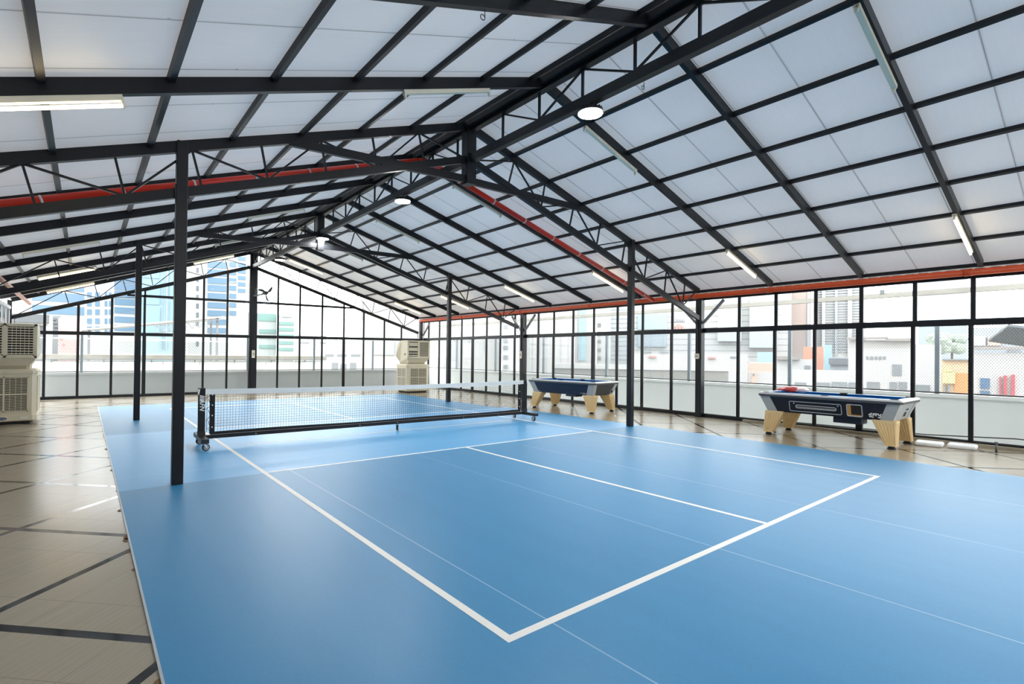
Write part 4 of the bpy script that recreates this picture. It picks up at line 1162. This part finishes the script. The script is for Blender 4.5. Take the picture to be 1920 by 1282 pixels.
MB().beam((0.35, -0.2, 2.30), (0.35, -0.2, 1.85), 0.05, 0.05, (1, 0, 0)).beam((0.35, -0.2, 1.85), (1.0, -1.8, 1.70), 0.05, 0.05).box(0.30, 0.40, -0.25, -0.15, -14, 1.9).build('awning_frame', 'gd2', ac)

# ------------------------------------------------------------------ city beyond
BUILDINGS=[
('office_building', 'white office block with blue ribbon windows and a column of square windows', 'building', 'fw', -0.01133, 84, 14, -5.98, 6.6, -14.0, 16.12, [('window_band', 'gb', 0.12, -4.22, 0.76, 11.53, 12.87), ('window_band', 'gb', 0.12, -4.2, 0.78, 10.36, 11.63), ('window_band', 'gb', 0.12, -4.18, 0.8, 8.93, 10.13), ('window_band', 'gb', 0.12, -4.16, 0.82, 7.49, 8.62), ('window_band', 'gb', 0.12, -4.14, 0.84, 5.93, 6.98), ('window_band', 'gb', 0.12, 3.87, 6.59, 11.56, 12.5), ('window_band', 'gb', 0.12, 3.88, 6.6, 10.5, 11.42), ('window_band', 'gb', 0.12, 3.89, 6.62, 9.51, 10.4), ('window_band', 'gb', 0.12, 3.91, 6.63, 8.53, 9.39), ('window_band', 'gb', 0.12, 3.92, 6.65, 7.54, 8.38), ('window_band', 'gb', 0.12, 3.94, 6.66, 6.41, 7.23), ('window_band', 'gb', 0.12, 3.95, 6.68, 5.21, 6.0), ('window_band', 'gb', 0.12, 3.97, 6.7, 4.09, 4.84), ('window', 'gb', 0.12, 1.09, 1.57, 8.23, 8.96), ('window', 'gb', 0.12, 1.9, 2.39, 8.3, 9.03), ('window', 'gb', 0.12, 2.9, 3.17, 8.38, 9.1), ('window', 'gb', 0.12, 3.34, 3.62, 8.41, 9.14), ('window', 'gb', 0.12, 1.11, 1.58, 7.14, 7.86), ('window', 'gb', 0.12, 1.92, 2.4, 7.19, 7.92), ('window', 'gb', 0.12, 2.91, 3.18, 7.26, 7.98), ('window', 'gb', 0.12, 3.36, 3.63, 7.29, 8.01), ('window', 'gb', 0.12, 1.12, 1.6, 6.04, 6.76), ('window', 'gb', 0.12, 1.94, 2.42, 6.08, 6.81), ('window', 'gb', 0.12, 2.93, 3.2, 6.14, 6.86), ('window', 'gb', 0.12, 3.38, 3.65, 6.17, 6.89), ('window', 'gb', 0.12, 1.14, 1.62, 4.87, 5.58), ('window', 'gb', 0.12, 1.95, 2.44, 4.91, 5.63), ('window', 'gb', 0.12, 2.94, 3.21, 4.96, 5.67), ('window', 'gb', 0.12, 3.39, 3.66, 4.98, 5.69), ('window', 'gb', 0.12, 1.15, 1.63, 3.84, 4.55), ('window', 'gb', 0.12, 1.97, 2.45, 3.87, 4.59), ('window', 'gb', 0.12, 2.96, 3.23, 3.91, 4.62), ('window', 'gb', 0.12, 3.41, 3.68, 3.93, 4.64)]),
('glass_tower', 'pale blue glass tower between two white office blocks', 'building', 'gl', 0.09959, 74, 10, -2.23, 2.17, -14.0, 14.6, [('glass_panel', 'gl2', 0.15, -2.14, -0.37, 10.23, 13.63), ('glass_panel', 'gl2', 0.15, -2.1, -0.32, 7.05, 10.08), ('glass_panel', 'gl2', 0.15, -2.05, -0.28, 3.55, 6.78), ('glass_panel', 'gl2', 0.15, 0.69, 1.87, 7.88, 11.92), ('glass_panel', 'gl2', 0.15, 0.75, 1.93, 3.97, 7.57), ('fin', 'fw', 0.3, -0.04, -0.05, 1.67, 14.19), ('fin', 'fw', 0.3, 0.45, 0.39, 1.68, 14.24)]),
('office_tower', 'tall white office tower with stacked blue window bands and small stair windows', 'building', 'fw', 0.1771, 92, 14, -4.2, 4.19, -14.0, 22.66, [('window', 'gd', 0.12, -2.85, -2.5, 16.4, 17.18), ('window', 'gd', 0.12, -2.83, -2.48, 15.07, 15.85), ('window', 'gd', 0.12, -2.82, -2.47, 13.74, 14.52), ('window', 'gd', 0.12, -2.8, -2.45, 12.33, 13.11), ('window', 'gd', 0.12, -2.78, -2.43, 10.92, 11.69), ('window', 'gd', 0.12, -2.76, -2.41, 9.51, 10.28), ('window', 'gd', 0.12, -2.74, -2.39, 8.18, 8.95), ('window', 'gd', 0.12, -2.72, -2.37, 6.77, 7.53), ('window', 'gd', 0.12, -2.7, -2.35, 5.44, 6.2), ('window', 'gd', 0.12, -2.66, -2.31, 2.29, 3.04), ('window_band', 'gb', 0.15, -1.3, 1.44, 14.71, 15.73), ('window_band', 'gb', 0.15, -1.29, 1.45, 13.45, 14.45), ('window_band', 'gb', 0.15, -1.27, 1.47, 12.2, 13.17), ('window_band', 'gb', 0.15, -1.25, 1.49, 11.02, 11.98), ('window_band', 'gb', 0.15, -1.24, 1.51, 9.77, 10.7), ('window_band', 'gb', 0.15, -1.22, 1.53, 8.34, 9.25), ('window_band', 'gb', 0.15, -1.2, 1.54, 7.09, 7.98), ('window_band', 'gb', 0.15, -1.18, 1.56, 5.75, 6.62), ('window_band', 'gb', 0.15, -1.16, 1.58, 4.41, 5.25), ('window_band', 'gb', 0.15, 1.75, 2.73, 15.07, 15.85), ('window_band', 'gb', 0.15, 1.77, 2.75, 13.79, 14.56), ('window_band', 'gb', 0.15, 1.78, 2.77, 12.51, 13.28), ('window_band', 'gb', 0.15, 1.8, 2.78, 11.32, 12.07), ('window_band', 'gb', 0.15, 1.82, 2.8, 10.04, 10.79), ('window_band', 'gb', 0.15, 1.84, 2.82, 8.59, 9.33), ('window_band', 'gb', 0.15, 1.86, 2.84, 7.31, 8.04), ('window', 'gb', 0.15, 2.94, 4.1, 17.25, 17.88), ('window', 'gb', 0.15, 2.96, 4.11, 16.21, 16.85), ('window', 'gb', 0.15, 2.97, 4.13, 15.18, 15.81), ('window', 'gb', 0.15, 2.99, 4.14, 14.15, 14.77), ('window', 'gb', 0.15, 3.0, 4.15, 13.12, 13.73), ('window', 'gb', 0.15, 3.01, 4.17, 12.09, 12.7), ('window', 'gb', 0.15, 3.03, 4.18, 11.06, 11.66)]),
('glass_office', 'low office building banded in pale green glass', 'building', 'fg', 0.23955, 120, 20, -3.95, 4.05, -14.0, 9.83, [('window_band', 'gg', 0.2, 0.4, 3.95, 8.19, 9.71), ('window_band', 'gg', 0.2, 0.65, 3.89, 5.58, 6.36), ('window_band', 'gg', 0.2, 0.66, 3.9, 4.44, 5.09), ('window_band', 'gg', 0.2, 0.69, 3.93, 2.28, 3.02)]),
('round_top_office', 'pale green glazed office with a rounded roof plant', 'building', 'gg2', 0.28868, 118, 18, -1.68, 1.68, -14.0, 9.36, [('roof_plant', 'fg', 0.3, -0.86, 1.24, 9.04, 10.49), ('window_band', 'gg', 0.2, -1.57, 1.59, 7.31, 7.98), ('window_band', 'gg', 0.2, -1.56, 1.61, 6.06, 6.72), ('window_band', 'gg', 0.2, -1.54, 1.63, 4.7, 5.35), ('window_band', 'gg', 0.2, -1.52, 1.65, 3.23, 3.86), ('window_band', 'gg', 0.2, -1.5, 1.66, 1.87, 2.48)]),
('sheet_wall_building', 'large blank pale building wall beyond the far glazing', 'building', 'fp', 0.48244, 42, 14, -2.52, 2.58, -14.0, 5.97, [('window', 'gd2', 0.1, -2.5, -2.4, 4.11, 5.56), ('vent_panel', 'fg', 0.1, -1.6, 0.06, 1.36, 2.45)]),
('shop_row', 'row of low white shops with dark openings beyond the far parapet', 'building', 'fw', 0.36944, 70, 12, -4.31, 4.54, -14.0, 2.63, [('window', 'gd2', 0.1, -0.84, 0.22, 1.02, 1.31), ('window', 'gd2', 0.1, 0.62, 1.83, 1.03, 1.32), ('window', 'gd2', 0.1, 2.37, 3.6, 1.05, 1.34), ('window', 'gd2', 0.1, -0.02, 0.77, -0.78, 0.2), ('window', 'gd2', 0.1, 1.05, 1.84, -0.92, 0.06), ('window', 'gd2', 0.1, 2.26, 3.06, -0.92, 0.21)]),
('roadside_block', 'flat pale two storey block with thin window lines', 'building', 'fp', 0.33102, 95, 12, -2.56, 2.65, -14.0, 4.44, [('window_band', 'gd2', 0.1, -1.74, 0.35, 2.95, 3.26), ('window_band', 'gd2', 0.1, 0.89, 2.66, 2.99, 3.31), ('window_band', 'gd2', 0.1, -1.73, 0.36, 2.21, 2.52)]),
('pink_block', 'pale pink rendered block beside a metal stair roof', 'building', 'pk', -0.02003, 27, 1.2, -0.3, 0.31, -14.0, 2.77, [('edge_strip', 'fw', 0.05, 0.33, 0.39, 1.13, 2.71), ('vent', 'pk2', 0.04, -0.25, -0.18, 1.88, 1.95), ('vent', 'pk2', 0.04, -0.15, -0.1, 1.64, 1.71)]),
('shed', 'open shed under a grey corrugated roof beyond the far fence', 'building', 'gd2', -0.06461, 33, 1.0, -0.59, 0.6, -14.0, 2.76, [('roof', 'rf', 0.8, -0.68, 0.75, 2.74, 3.13), ('beam', 'fw', 0.4, -0.68, 0.76, 2.64, 2.79)]),
('stair_tower', 'grey stepped stair tower beside the pink block', 'building', 'gd2', -0.03287, 36, 1.5, -0.17, 0.16, -14.0, 3.31, [('step', 'rf', 0.2, -0.17, -0.02, 3.06, 3.18), ('step', 'rf', 0.2, -0.14, 0.03, 2.86, 2.98), ('step', 'rf', 0.2, -0.12, 0.07, 2.66, 2.79), ('step', 'rf', 0.2, -0.09, 0.12, 2.47, 2.59)]),
('banded_apartment', 'pale apartment wall with thin dark vertical joints beyond the long parapet', 'building', 'fp', 0.61347, 34, 10, -2.54, 2.57, -14.0, 5.91, [('joint', 'gd2', 0.04, -2.13, -2.13, 2.3, 5.65), ('joint', 'gd2', 0.04, -1.32, -1.32, 2.31, 5.67), ('joint', 'gd2', 0.04, -0.51, -0.52, 2.32, 5.68), ('joint', 'gd2', 0.04, 0.45, 0.44, 1.63, 5.7), ('joint', 'gd2', 0.04, 1.48, 1.47, 1.64, 5.72)]),
('stair_core', 'white stair tower with a column of dark square windows', 'building', 'fw', 0.70657, 33, 8, -0.51, 0.51, -14.0, 5.78, [('window', 'gd2', 0.1, -0.42, -0.15, 3.16, 3.4), ('window', 'gd2', 0.1, -0.41, -0.14, 2.27, 2.51), ('window', 'gd2', 0.1, -0.41, -0.13, 1.82, 2.06), ('window', 'gd2', 0.1, -0.4, -0.13, 1.2, 1.44), ('window', 'gd2', 0.1, -0.39, -0.12, 0.58, 0.83)]),
('corrugated_block', 'pale ribbed block behind the pool table beside the net', 'building', 'fr', 0.77699, 40, 10, -2.12, 2.1, -14.0, 6.07, []),
('striped_block', 'narrow cream block with a pale blue vertical panel', 'building', 'fp', 0.85142, 44, 10, -0.9, 0.89, -14.0, 6.51, [('panel', 'bl', 0.1, -0.56, 0.1, 1.05, 5.84)]),
('tall_flat_block', 'white slab block with a column of grey stair windows', 'building', 'fw', 0.88646, 48, 10, -0.63, 0.62, -14.0, 7.68, [('window', 'gd2', 0.1, -0.54, -0.25, 4.12, 4.46), ('window', 'gd2', 0.1, -0.53, -0.25, 3.33, 3.68), ('window', 'gd2', 0.1, -0.52, -0.24, 2.6, 2.94), ('window', 'gd2', 0.1, -0.52, -0.23, 1.82, 2.16), ('window', 'gd2', 0.1, -0.51, -0.23, 1.08, 1.43)]),
('louvre_block', 'grey louvred block between the white slab and the clad mall', 'building', 'lv', 0.91214, 58, 1.0, -1.1, 1.09, -14.0, 7.76, []),
('clad_mall', 'broad white mall with horizontal cladding and projecting glass boxes', 'building', 'cl', 1.07117, 60, 24, -8.38, 7.5, -14.0, 9.71, [('glass_box', 'gg2', 0.9, 0.9, 3.18, 3.16, 7.89), ('glass_box', 'gg2', 0.9, 3.92, 6.45, 2.49, 7.56), ('glass_box', 'gb2', 0.4, -7.37, -4.17, 4.49, 6.24), ('glass_box', 'gb2', 0.4, -7.36, -4.27, 2.55, 4.11), ('sign', 'sg', 0.15, -3.77, -3.61, 5.29, 5.7), ('sign', 'sg', 0.15, -3.49, -3.22, 5.34, 5.75), ('sign', 'sg', 0.15, -3.1, -2.94, 5.34, 5.63), ('sign', 'sg', 0.15, -2.83, -2.72, 5.33, 5.62), ('sign', 'sg', 0.15, -2.61, -2.44, 5.33, 5.62), ('sign', 'rd2', 0.15, -3.65, -3.43, 4.52, 4.87), ('sign', 'rd2', 0.15, -3.32, -3.1, 4.51, 5.04), ('sign', 'rd2', 0.15, -2.99, -2.77, 4.51, 5.04), ('sign', 'rd2', 0.15, -2.71, -2.49, 4.51, 4.86)]),
('grey_slab', 'thin grey slab tower beside the brown tower', 'building', 'gs', 1.19485, 140, 14, -0.69, 0.64, -14.0, 18.62, []),
('brown_tower', 'hazy brown patterned tower beyond the mall', 'building', 'bn', 1.21454, 150, 18, -2.17, 2.09, -14.0, 19.58, [('edge_panel', 'gs', 0.3, 1.27, 1.86, 1.92, 19.46)]),
('white_flats', 'tall white residential tower with rows of balconies', 'building', 'fw', 1.26768, 160, 22, -5.82, 5.5, -14.0, 24.06, [('balcony', 'gs', 0.5, -5.45, 4.3, 24.34, 23.76), ('balcony', 'gs', 0.5, -5.45, 4.3, 23.63, 23.08), ('balcony', 'gs', 0.5, -5.45, 4.3, 22.92, 22.4), ('balcony', 'gs', 0.5, -5.44, 4.3, 22.21, 21.72), ('balcony', 'gs', 0.5, -5.44, 4.31, 21.51, 21.04), ('balcony', 'gs', 0.5, -5.44, 4.31, 20.8, 20.36), ('balcony', 'gs', 0.5, -5.43, 4.31, 20.09, 19.68), ('balcony', 'gs', 0.5, -5.43, 4.32, 19.39, 19.01), ('balcony', 'gs', 0.5, -5.43, 4.32, 18.68, 18.33), ('balcony', 'gs', 0.5, -5.42, 4.32, 17.97, 17.65), ('balcony', 'gs', 0.5, -5.42, 4.32, 17.27, 16.97), ('balcony', 'gs', 0.5, -5.42, 4.33, 16.56, 16.29), ('balcony', 'gs', 0.5, -5.41, 4.33, 15.85, 15.62), ('balcony', 'gs', 0.5, -5.41, 4.33, 15.15, 14.94), ('balcony', 'gs', 0.5, -5.41, 4.33, 14.44, 14.26), ('balcony', 'gs', 0.5, -5.4, 4.34, 13.74, 13.58), ('balcony', 'gs', 0.5, -5.4, 4.34, 13.03, 12.91), ('balcony', 'gs', 0.5, -5.4, 4.34, 12.32, 12.23), ('balcony', 'gs', 0.5, -5.39, 4.34, 11.62, 11.55), ('balcony', 'gs', 0.5, -5.39, 4.35, 10.91, 10.87), ('balcony', 'gs', 0.5, -5.39, 4.35, 10.21, 10.2), ('balcony', 'gs', 0.5, -5.38, 4.35, 9.5, 9.52), ('balcony', 'gs', 0.5, -5.38, 4.35, 8.79, 8.84), ('balcony', 'gs', 0.5, -5.38, 4.36, 8.09, 8.16), ('balcony', 'gs', 0.5, -5.37, 4.36, 7.38, 7.49), ('balcony', 'gs', 0.5, -5.37, 4.36, 6.68, 6.81), ('balcony', 'gs', 0.5, -5.37, 4.37, 5.97, 6.13), ('balcony', 'gs', 0.5, -5.36, 4.37, 5.27, 5.46), ('balcony', 'gs', 0.5, -5.36, 4.37, 4.56, 4.78), ('balcony', 'gs', 0.5, -5.36, 4.37, 3.86, 4.1), ('balcony', 'gs', 0.5, -5.35, 4.38, 3.15, 3.43), ('fin', 'fw', 1.0, -3.81, -3.09, 1.43, 24.65), ('fin', 'fw', 1.0, 1.72, 2.63, 1.5, 24.17), ('panel', 'gs', 0.7, -1.01, -0.42, 1.46, 24.42)]),
('haze_tower', 'pale grey glass tower fading into haze', 'building', 'gh', 1.39347, 150, 22, -4.14, 3.92, -14.0, 19.2, []),
('gable_house', 'large white house with a long gable roof and small square windows', 'building', 'fw', 1.32056, 38, 3, -1.56, 1.49, -14.0, 2.13, [('roof', 'rf2', 0.5, -1.63, 0.35, 2.62, 2.76), ('roof', 'rf2', 0.5, 0.22, 1.58, 2.51, 2.68), ('upper_wall', 'fp', 0.02, -1.53, 1.39, 2.1, 2.59), ('window', 'gd2', 0.06, -0.68, -0.56, 1.43, 1.62), ('window', 'gd2', 0.06, -0.48, -0.35, 1.43, 1.62), ('window', 'gd2', 0.06, -0.27, -0.15, 1.43, 1.62), ('window', 'gd2', 0.06, -0.07, 0.05, 1.43, 1.63), ('window', 'gd2', 0.06, 0.13, 0.25, 1.44, 1.63), ('window', 'gd2', 0.06, 0.55, 0.99, 0.51, 1.17), ('window', 'gd2', 0.06, -0.68, -0.02, -0.36, 0.11), ('window', 'gd2', 0.06, 0.43, 0.77, -0.31, 0.14), ('window', 'gd2', 0.06, 0.85, 1.23, -0.29, 0.16)]),
('long_low_house', 'long low white house with a strip of barred windows', 'building', 'fw', 1.25219, 28, 1.5, -1.51, 1.43, -14.0, 0.9, [('window', 'gd2', 0.06, -1.3, -0.83, -0.01, 0.34), ('window', 'gd2', 0.06, -0.45, 0.08, 0.01, 0.37), ('window', 'gd2', 0.06, 0.16, 0.72, 0.04, 0.42), ('window', 'gd2', 0.06, 0.8, 1.3, 0.07, 0.42)]),
('orange_house', 'orange and cream house with a curved yellow parapet', 'building', 'yo', 1.40823, 33, 2.5, -0.54, 0.53, -14.0, 1.49, [('wall', 'og', 0.1, -0.06, 0.53, -0.84, 0.84), ('gable', 'yl', 0.2, -0.5, -0.04, 0.34, 0.9), ('gable', 'yl', 0.2, -0.44, -0.14, 0.86, 1.02), ('cornice', 'gd2', 0.25, -0.5, 0.53, 1.45, 1.51), ('window', 'gd2', 0.12, -0.46, -0.39, -0.12, 0.24), ('window', 'gd2', 0.12, -0.31, -0.23, -0.11, 0.25)]),
('red_column_house', 'cream house with tall red pilasters and blue shutters', 'building', 'fp', 1.4547, 42, 4, -1.27, 1.21, -14.0, 1.89, [('shutter', 'bs', 0.1, -0.9, -0.5, -0.21, 0.41), ('shutter', 'bs', 0.1, -0.9, -0.49, -0.59, -0.34), ('pilaster', 'rd', 0.2, -0.09, -0.03, -0.6, 0.52), ('pilaster', 'rd', 0.2, 0.08, 0.21, -0.59, 0.59), ('pilaster', 'rd', 0.2, 0.39, 0.53, -0.63, 0.66), ('roof', 'rf2', 0.4, -1.32, 1.31, 2.1, 2.25)]),
('hill_houses', 'stacked grey and white roofs above the cream house', 'building', 'gs', 1.45287, 62, 6, -2.01, 1.89, -14.0, 4.32, [('wall', 'fw', 0.3, -1.77, -0.89, 2.73, 3.56), ('wall', 'pch', 0.3, -0.76, 0.03, 2.73, 3.46), ('window', 'gd2', 0.4, 0.52, 1.21, 1.99, 2.4)]),
('white_block', 'plain white rendered block between grey tower and orange house', 'building', 'fw', 1.3759, 48, 4, -0.77, 0.76, -14.0, 2.53, [('window', 'gd2', 0.1, -0.62, 0.17, -0.89, -0.35)]),
('peach_house', 'small peach house in front of the clad mall', 'building', 'pch', 1.15695, 28, 5, -0.6, 0.61, -14.0, 1.21, [('wall', 'fp', 0.05, -0.56, 0.62, -1.13, 0.8), ('wall', 'pch', 0.15, -0.44, -0.2, -1.12, 0.78), ('window', 'gd2', 0.18, -0.4, -0.31, 0.59, 0.7)]),
('mall_annex', 'low white annex with flat roofs along the foot of the mall', 'building', 'fw', 1.03712, 46, 4, -4.83, 4.51, -14.0, 1.74, [('window', 'gd2', 0.1, -3.65, -2.95, 1.75, 1.89), ('window', 'gd2', 0.1, -2.29, -1.52, 1.76, 1.9), ('window', 'gd2', 0.1, 3.22, 3.69, 1.42, 1.55), ('roof', 'rd2', 0.3, -3.12, -2.51, 1.38, 1.53), ('roof', 'rd2', 0.3, 1.54, 2.14, 1.35, 1.49)]),
('white_cottage', 'white cottage with a tilted roof behind the table with red bag', 'building', 'fw', 1.20611, 42, 3, -1.13, 1.12, -14.0, 1.38, [('roof', 'rf2', 0.5, -1.21, 0.3, 1.35, 1.59), ('window', 'gd2', 0.1, 0.56, 0.93, 0.62, 0.97)]),
('grey_roof_house', 'house with a slate grey roof between container and gable house', 'building', 'gs', 1.27053, 48, 3, -0.74, 0.75, -14.0, 1.57, [('roof', 'rf', 0.4, -0.82, 0.65, 1.0, 1.48)]),
('low_concrete_wall', 'long weathered concrete wall just past the terrace parapet', 'wall', 'cw', 0.95391, 20.5, 0.4, -3.38, 3.11, -14.0, 1.07, [('coping', 'fw', 0.05, -3.39, 3.11, 0.96, 1.15)]),
('orange_container', 'pale orange shipping container above the white cottage', 'container', 'og2', 1.23191, 56, 3, -0.79, 0.79, -14.0, 2.53, []),
('blue_container', 'pale blue shipping container beside the orange one', 'container', 'bl', 1.25219, 52.5, 2.5, -0.28, 0.29, -14.0, 2.65, []),
('water_tank', 'pale blue ribbed tank block above the peach house', 'tank', 'bl', 1.16264, 34, 1.5, -0.44, 0.44, -14.0, 1.8, []),
]

BX, BY = -4.7576, -8.7266
for (nm, lab, cat, m, az, D, th, u0, u1, z0, z1, feats) in BUILDINGS:
    F = Vector((math.sin(az), math.cos(az), 0)); R_ = Vector((math.cos(az), -math.sin(az), 0))
    um = (u0 + u1) / 2
    c = Vector((BX, BY, 0)) + F * D + R_ * um
    b = thing(nm, lab, cat, (c.x, c.y, z0), -az)
    hw = (u1 - u0) / 2
    MB().box(-hw, hw, 0, th, 0, z1 - z0).build('facade', m, b)
    for (part, pm, pr, a0, a1, c0, c1) in feats:
        MB().box(a0 - um, a1 - um, -pr, 0.3, c0 - z0, c1 - z0).build(part, pm, b)

def tree(loc, h, r, label, seed):
    rnd = random.Random(seed)
    t = thing('tree', label, 'tree', loc, 0, 'hazy trees among the far roofs')
    mb = MB()
    for i in range(9):
        a = rnd.random() * 2 * PI; rr = r * rnd.random() * 0.7
        c = Vector((rr * math.cos(a), rr * math.sin(a), h - r * rnd.uniform(0.2, 1.1))); q = r * rnd.uniform(0.35, 0.6)
        rings = []
        for k in range(7):
            ph = PI * (k + 0.05) / 6.1
            rings.append([(c.x + q * math.sin(ph) * math.cos(2 * PI * j / 10) * rnd.uniform(.8, 1.15), c.y + q * math.sin(ph) * math.sin(2 * PI * j / 10) * rnd.uniform(.8, 1.15), c.z - q * math.cos(ph)) for j in range(10)])
        mb.loft(rings)
    mb.build('crown', 'tree', t)
    MB().cyl((0, 0, 0), (0, 0, h - r), r * 0.08, 8).build('trunk', 'trunk', t)
for k, (x, y, z, s, lab) in enumerate(((26.2, 77.5, 2.9, 2.3, 'hazy green tree over the low shops, the one beside the roadside block'), (31.2, 81, 3.4, 2.4, 'hazy green tree over the low shops, the middle one of three'), (33.5, 77, 3.0, 2.2, 'hazy green tree over the low shops, the one beside the blank wall'), (103, 11.5, 5.4, 2.0, 'hazy tree above the orange house, the one beside the grey tower'), (109, 10.5, 5.6, 2.1, 'hazy tree above the orange house, the one beside the stacked roofs'))):
    tree((x, y, -14), z + 14, s, lab, k + 3)
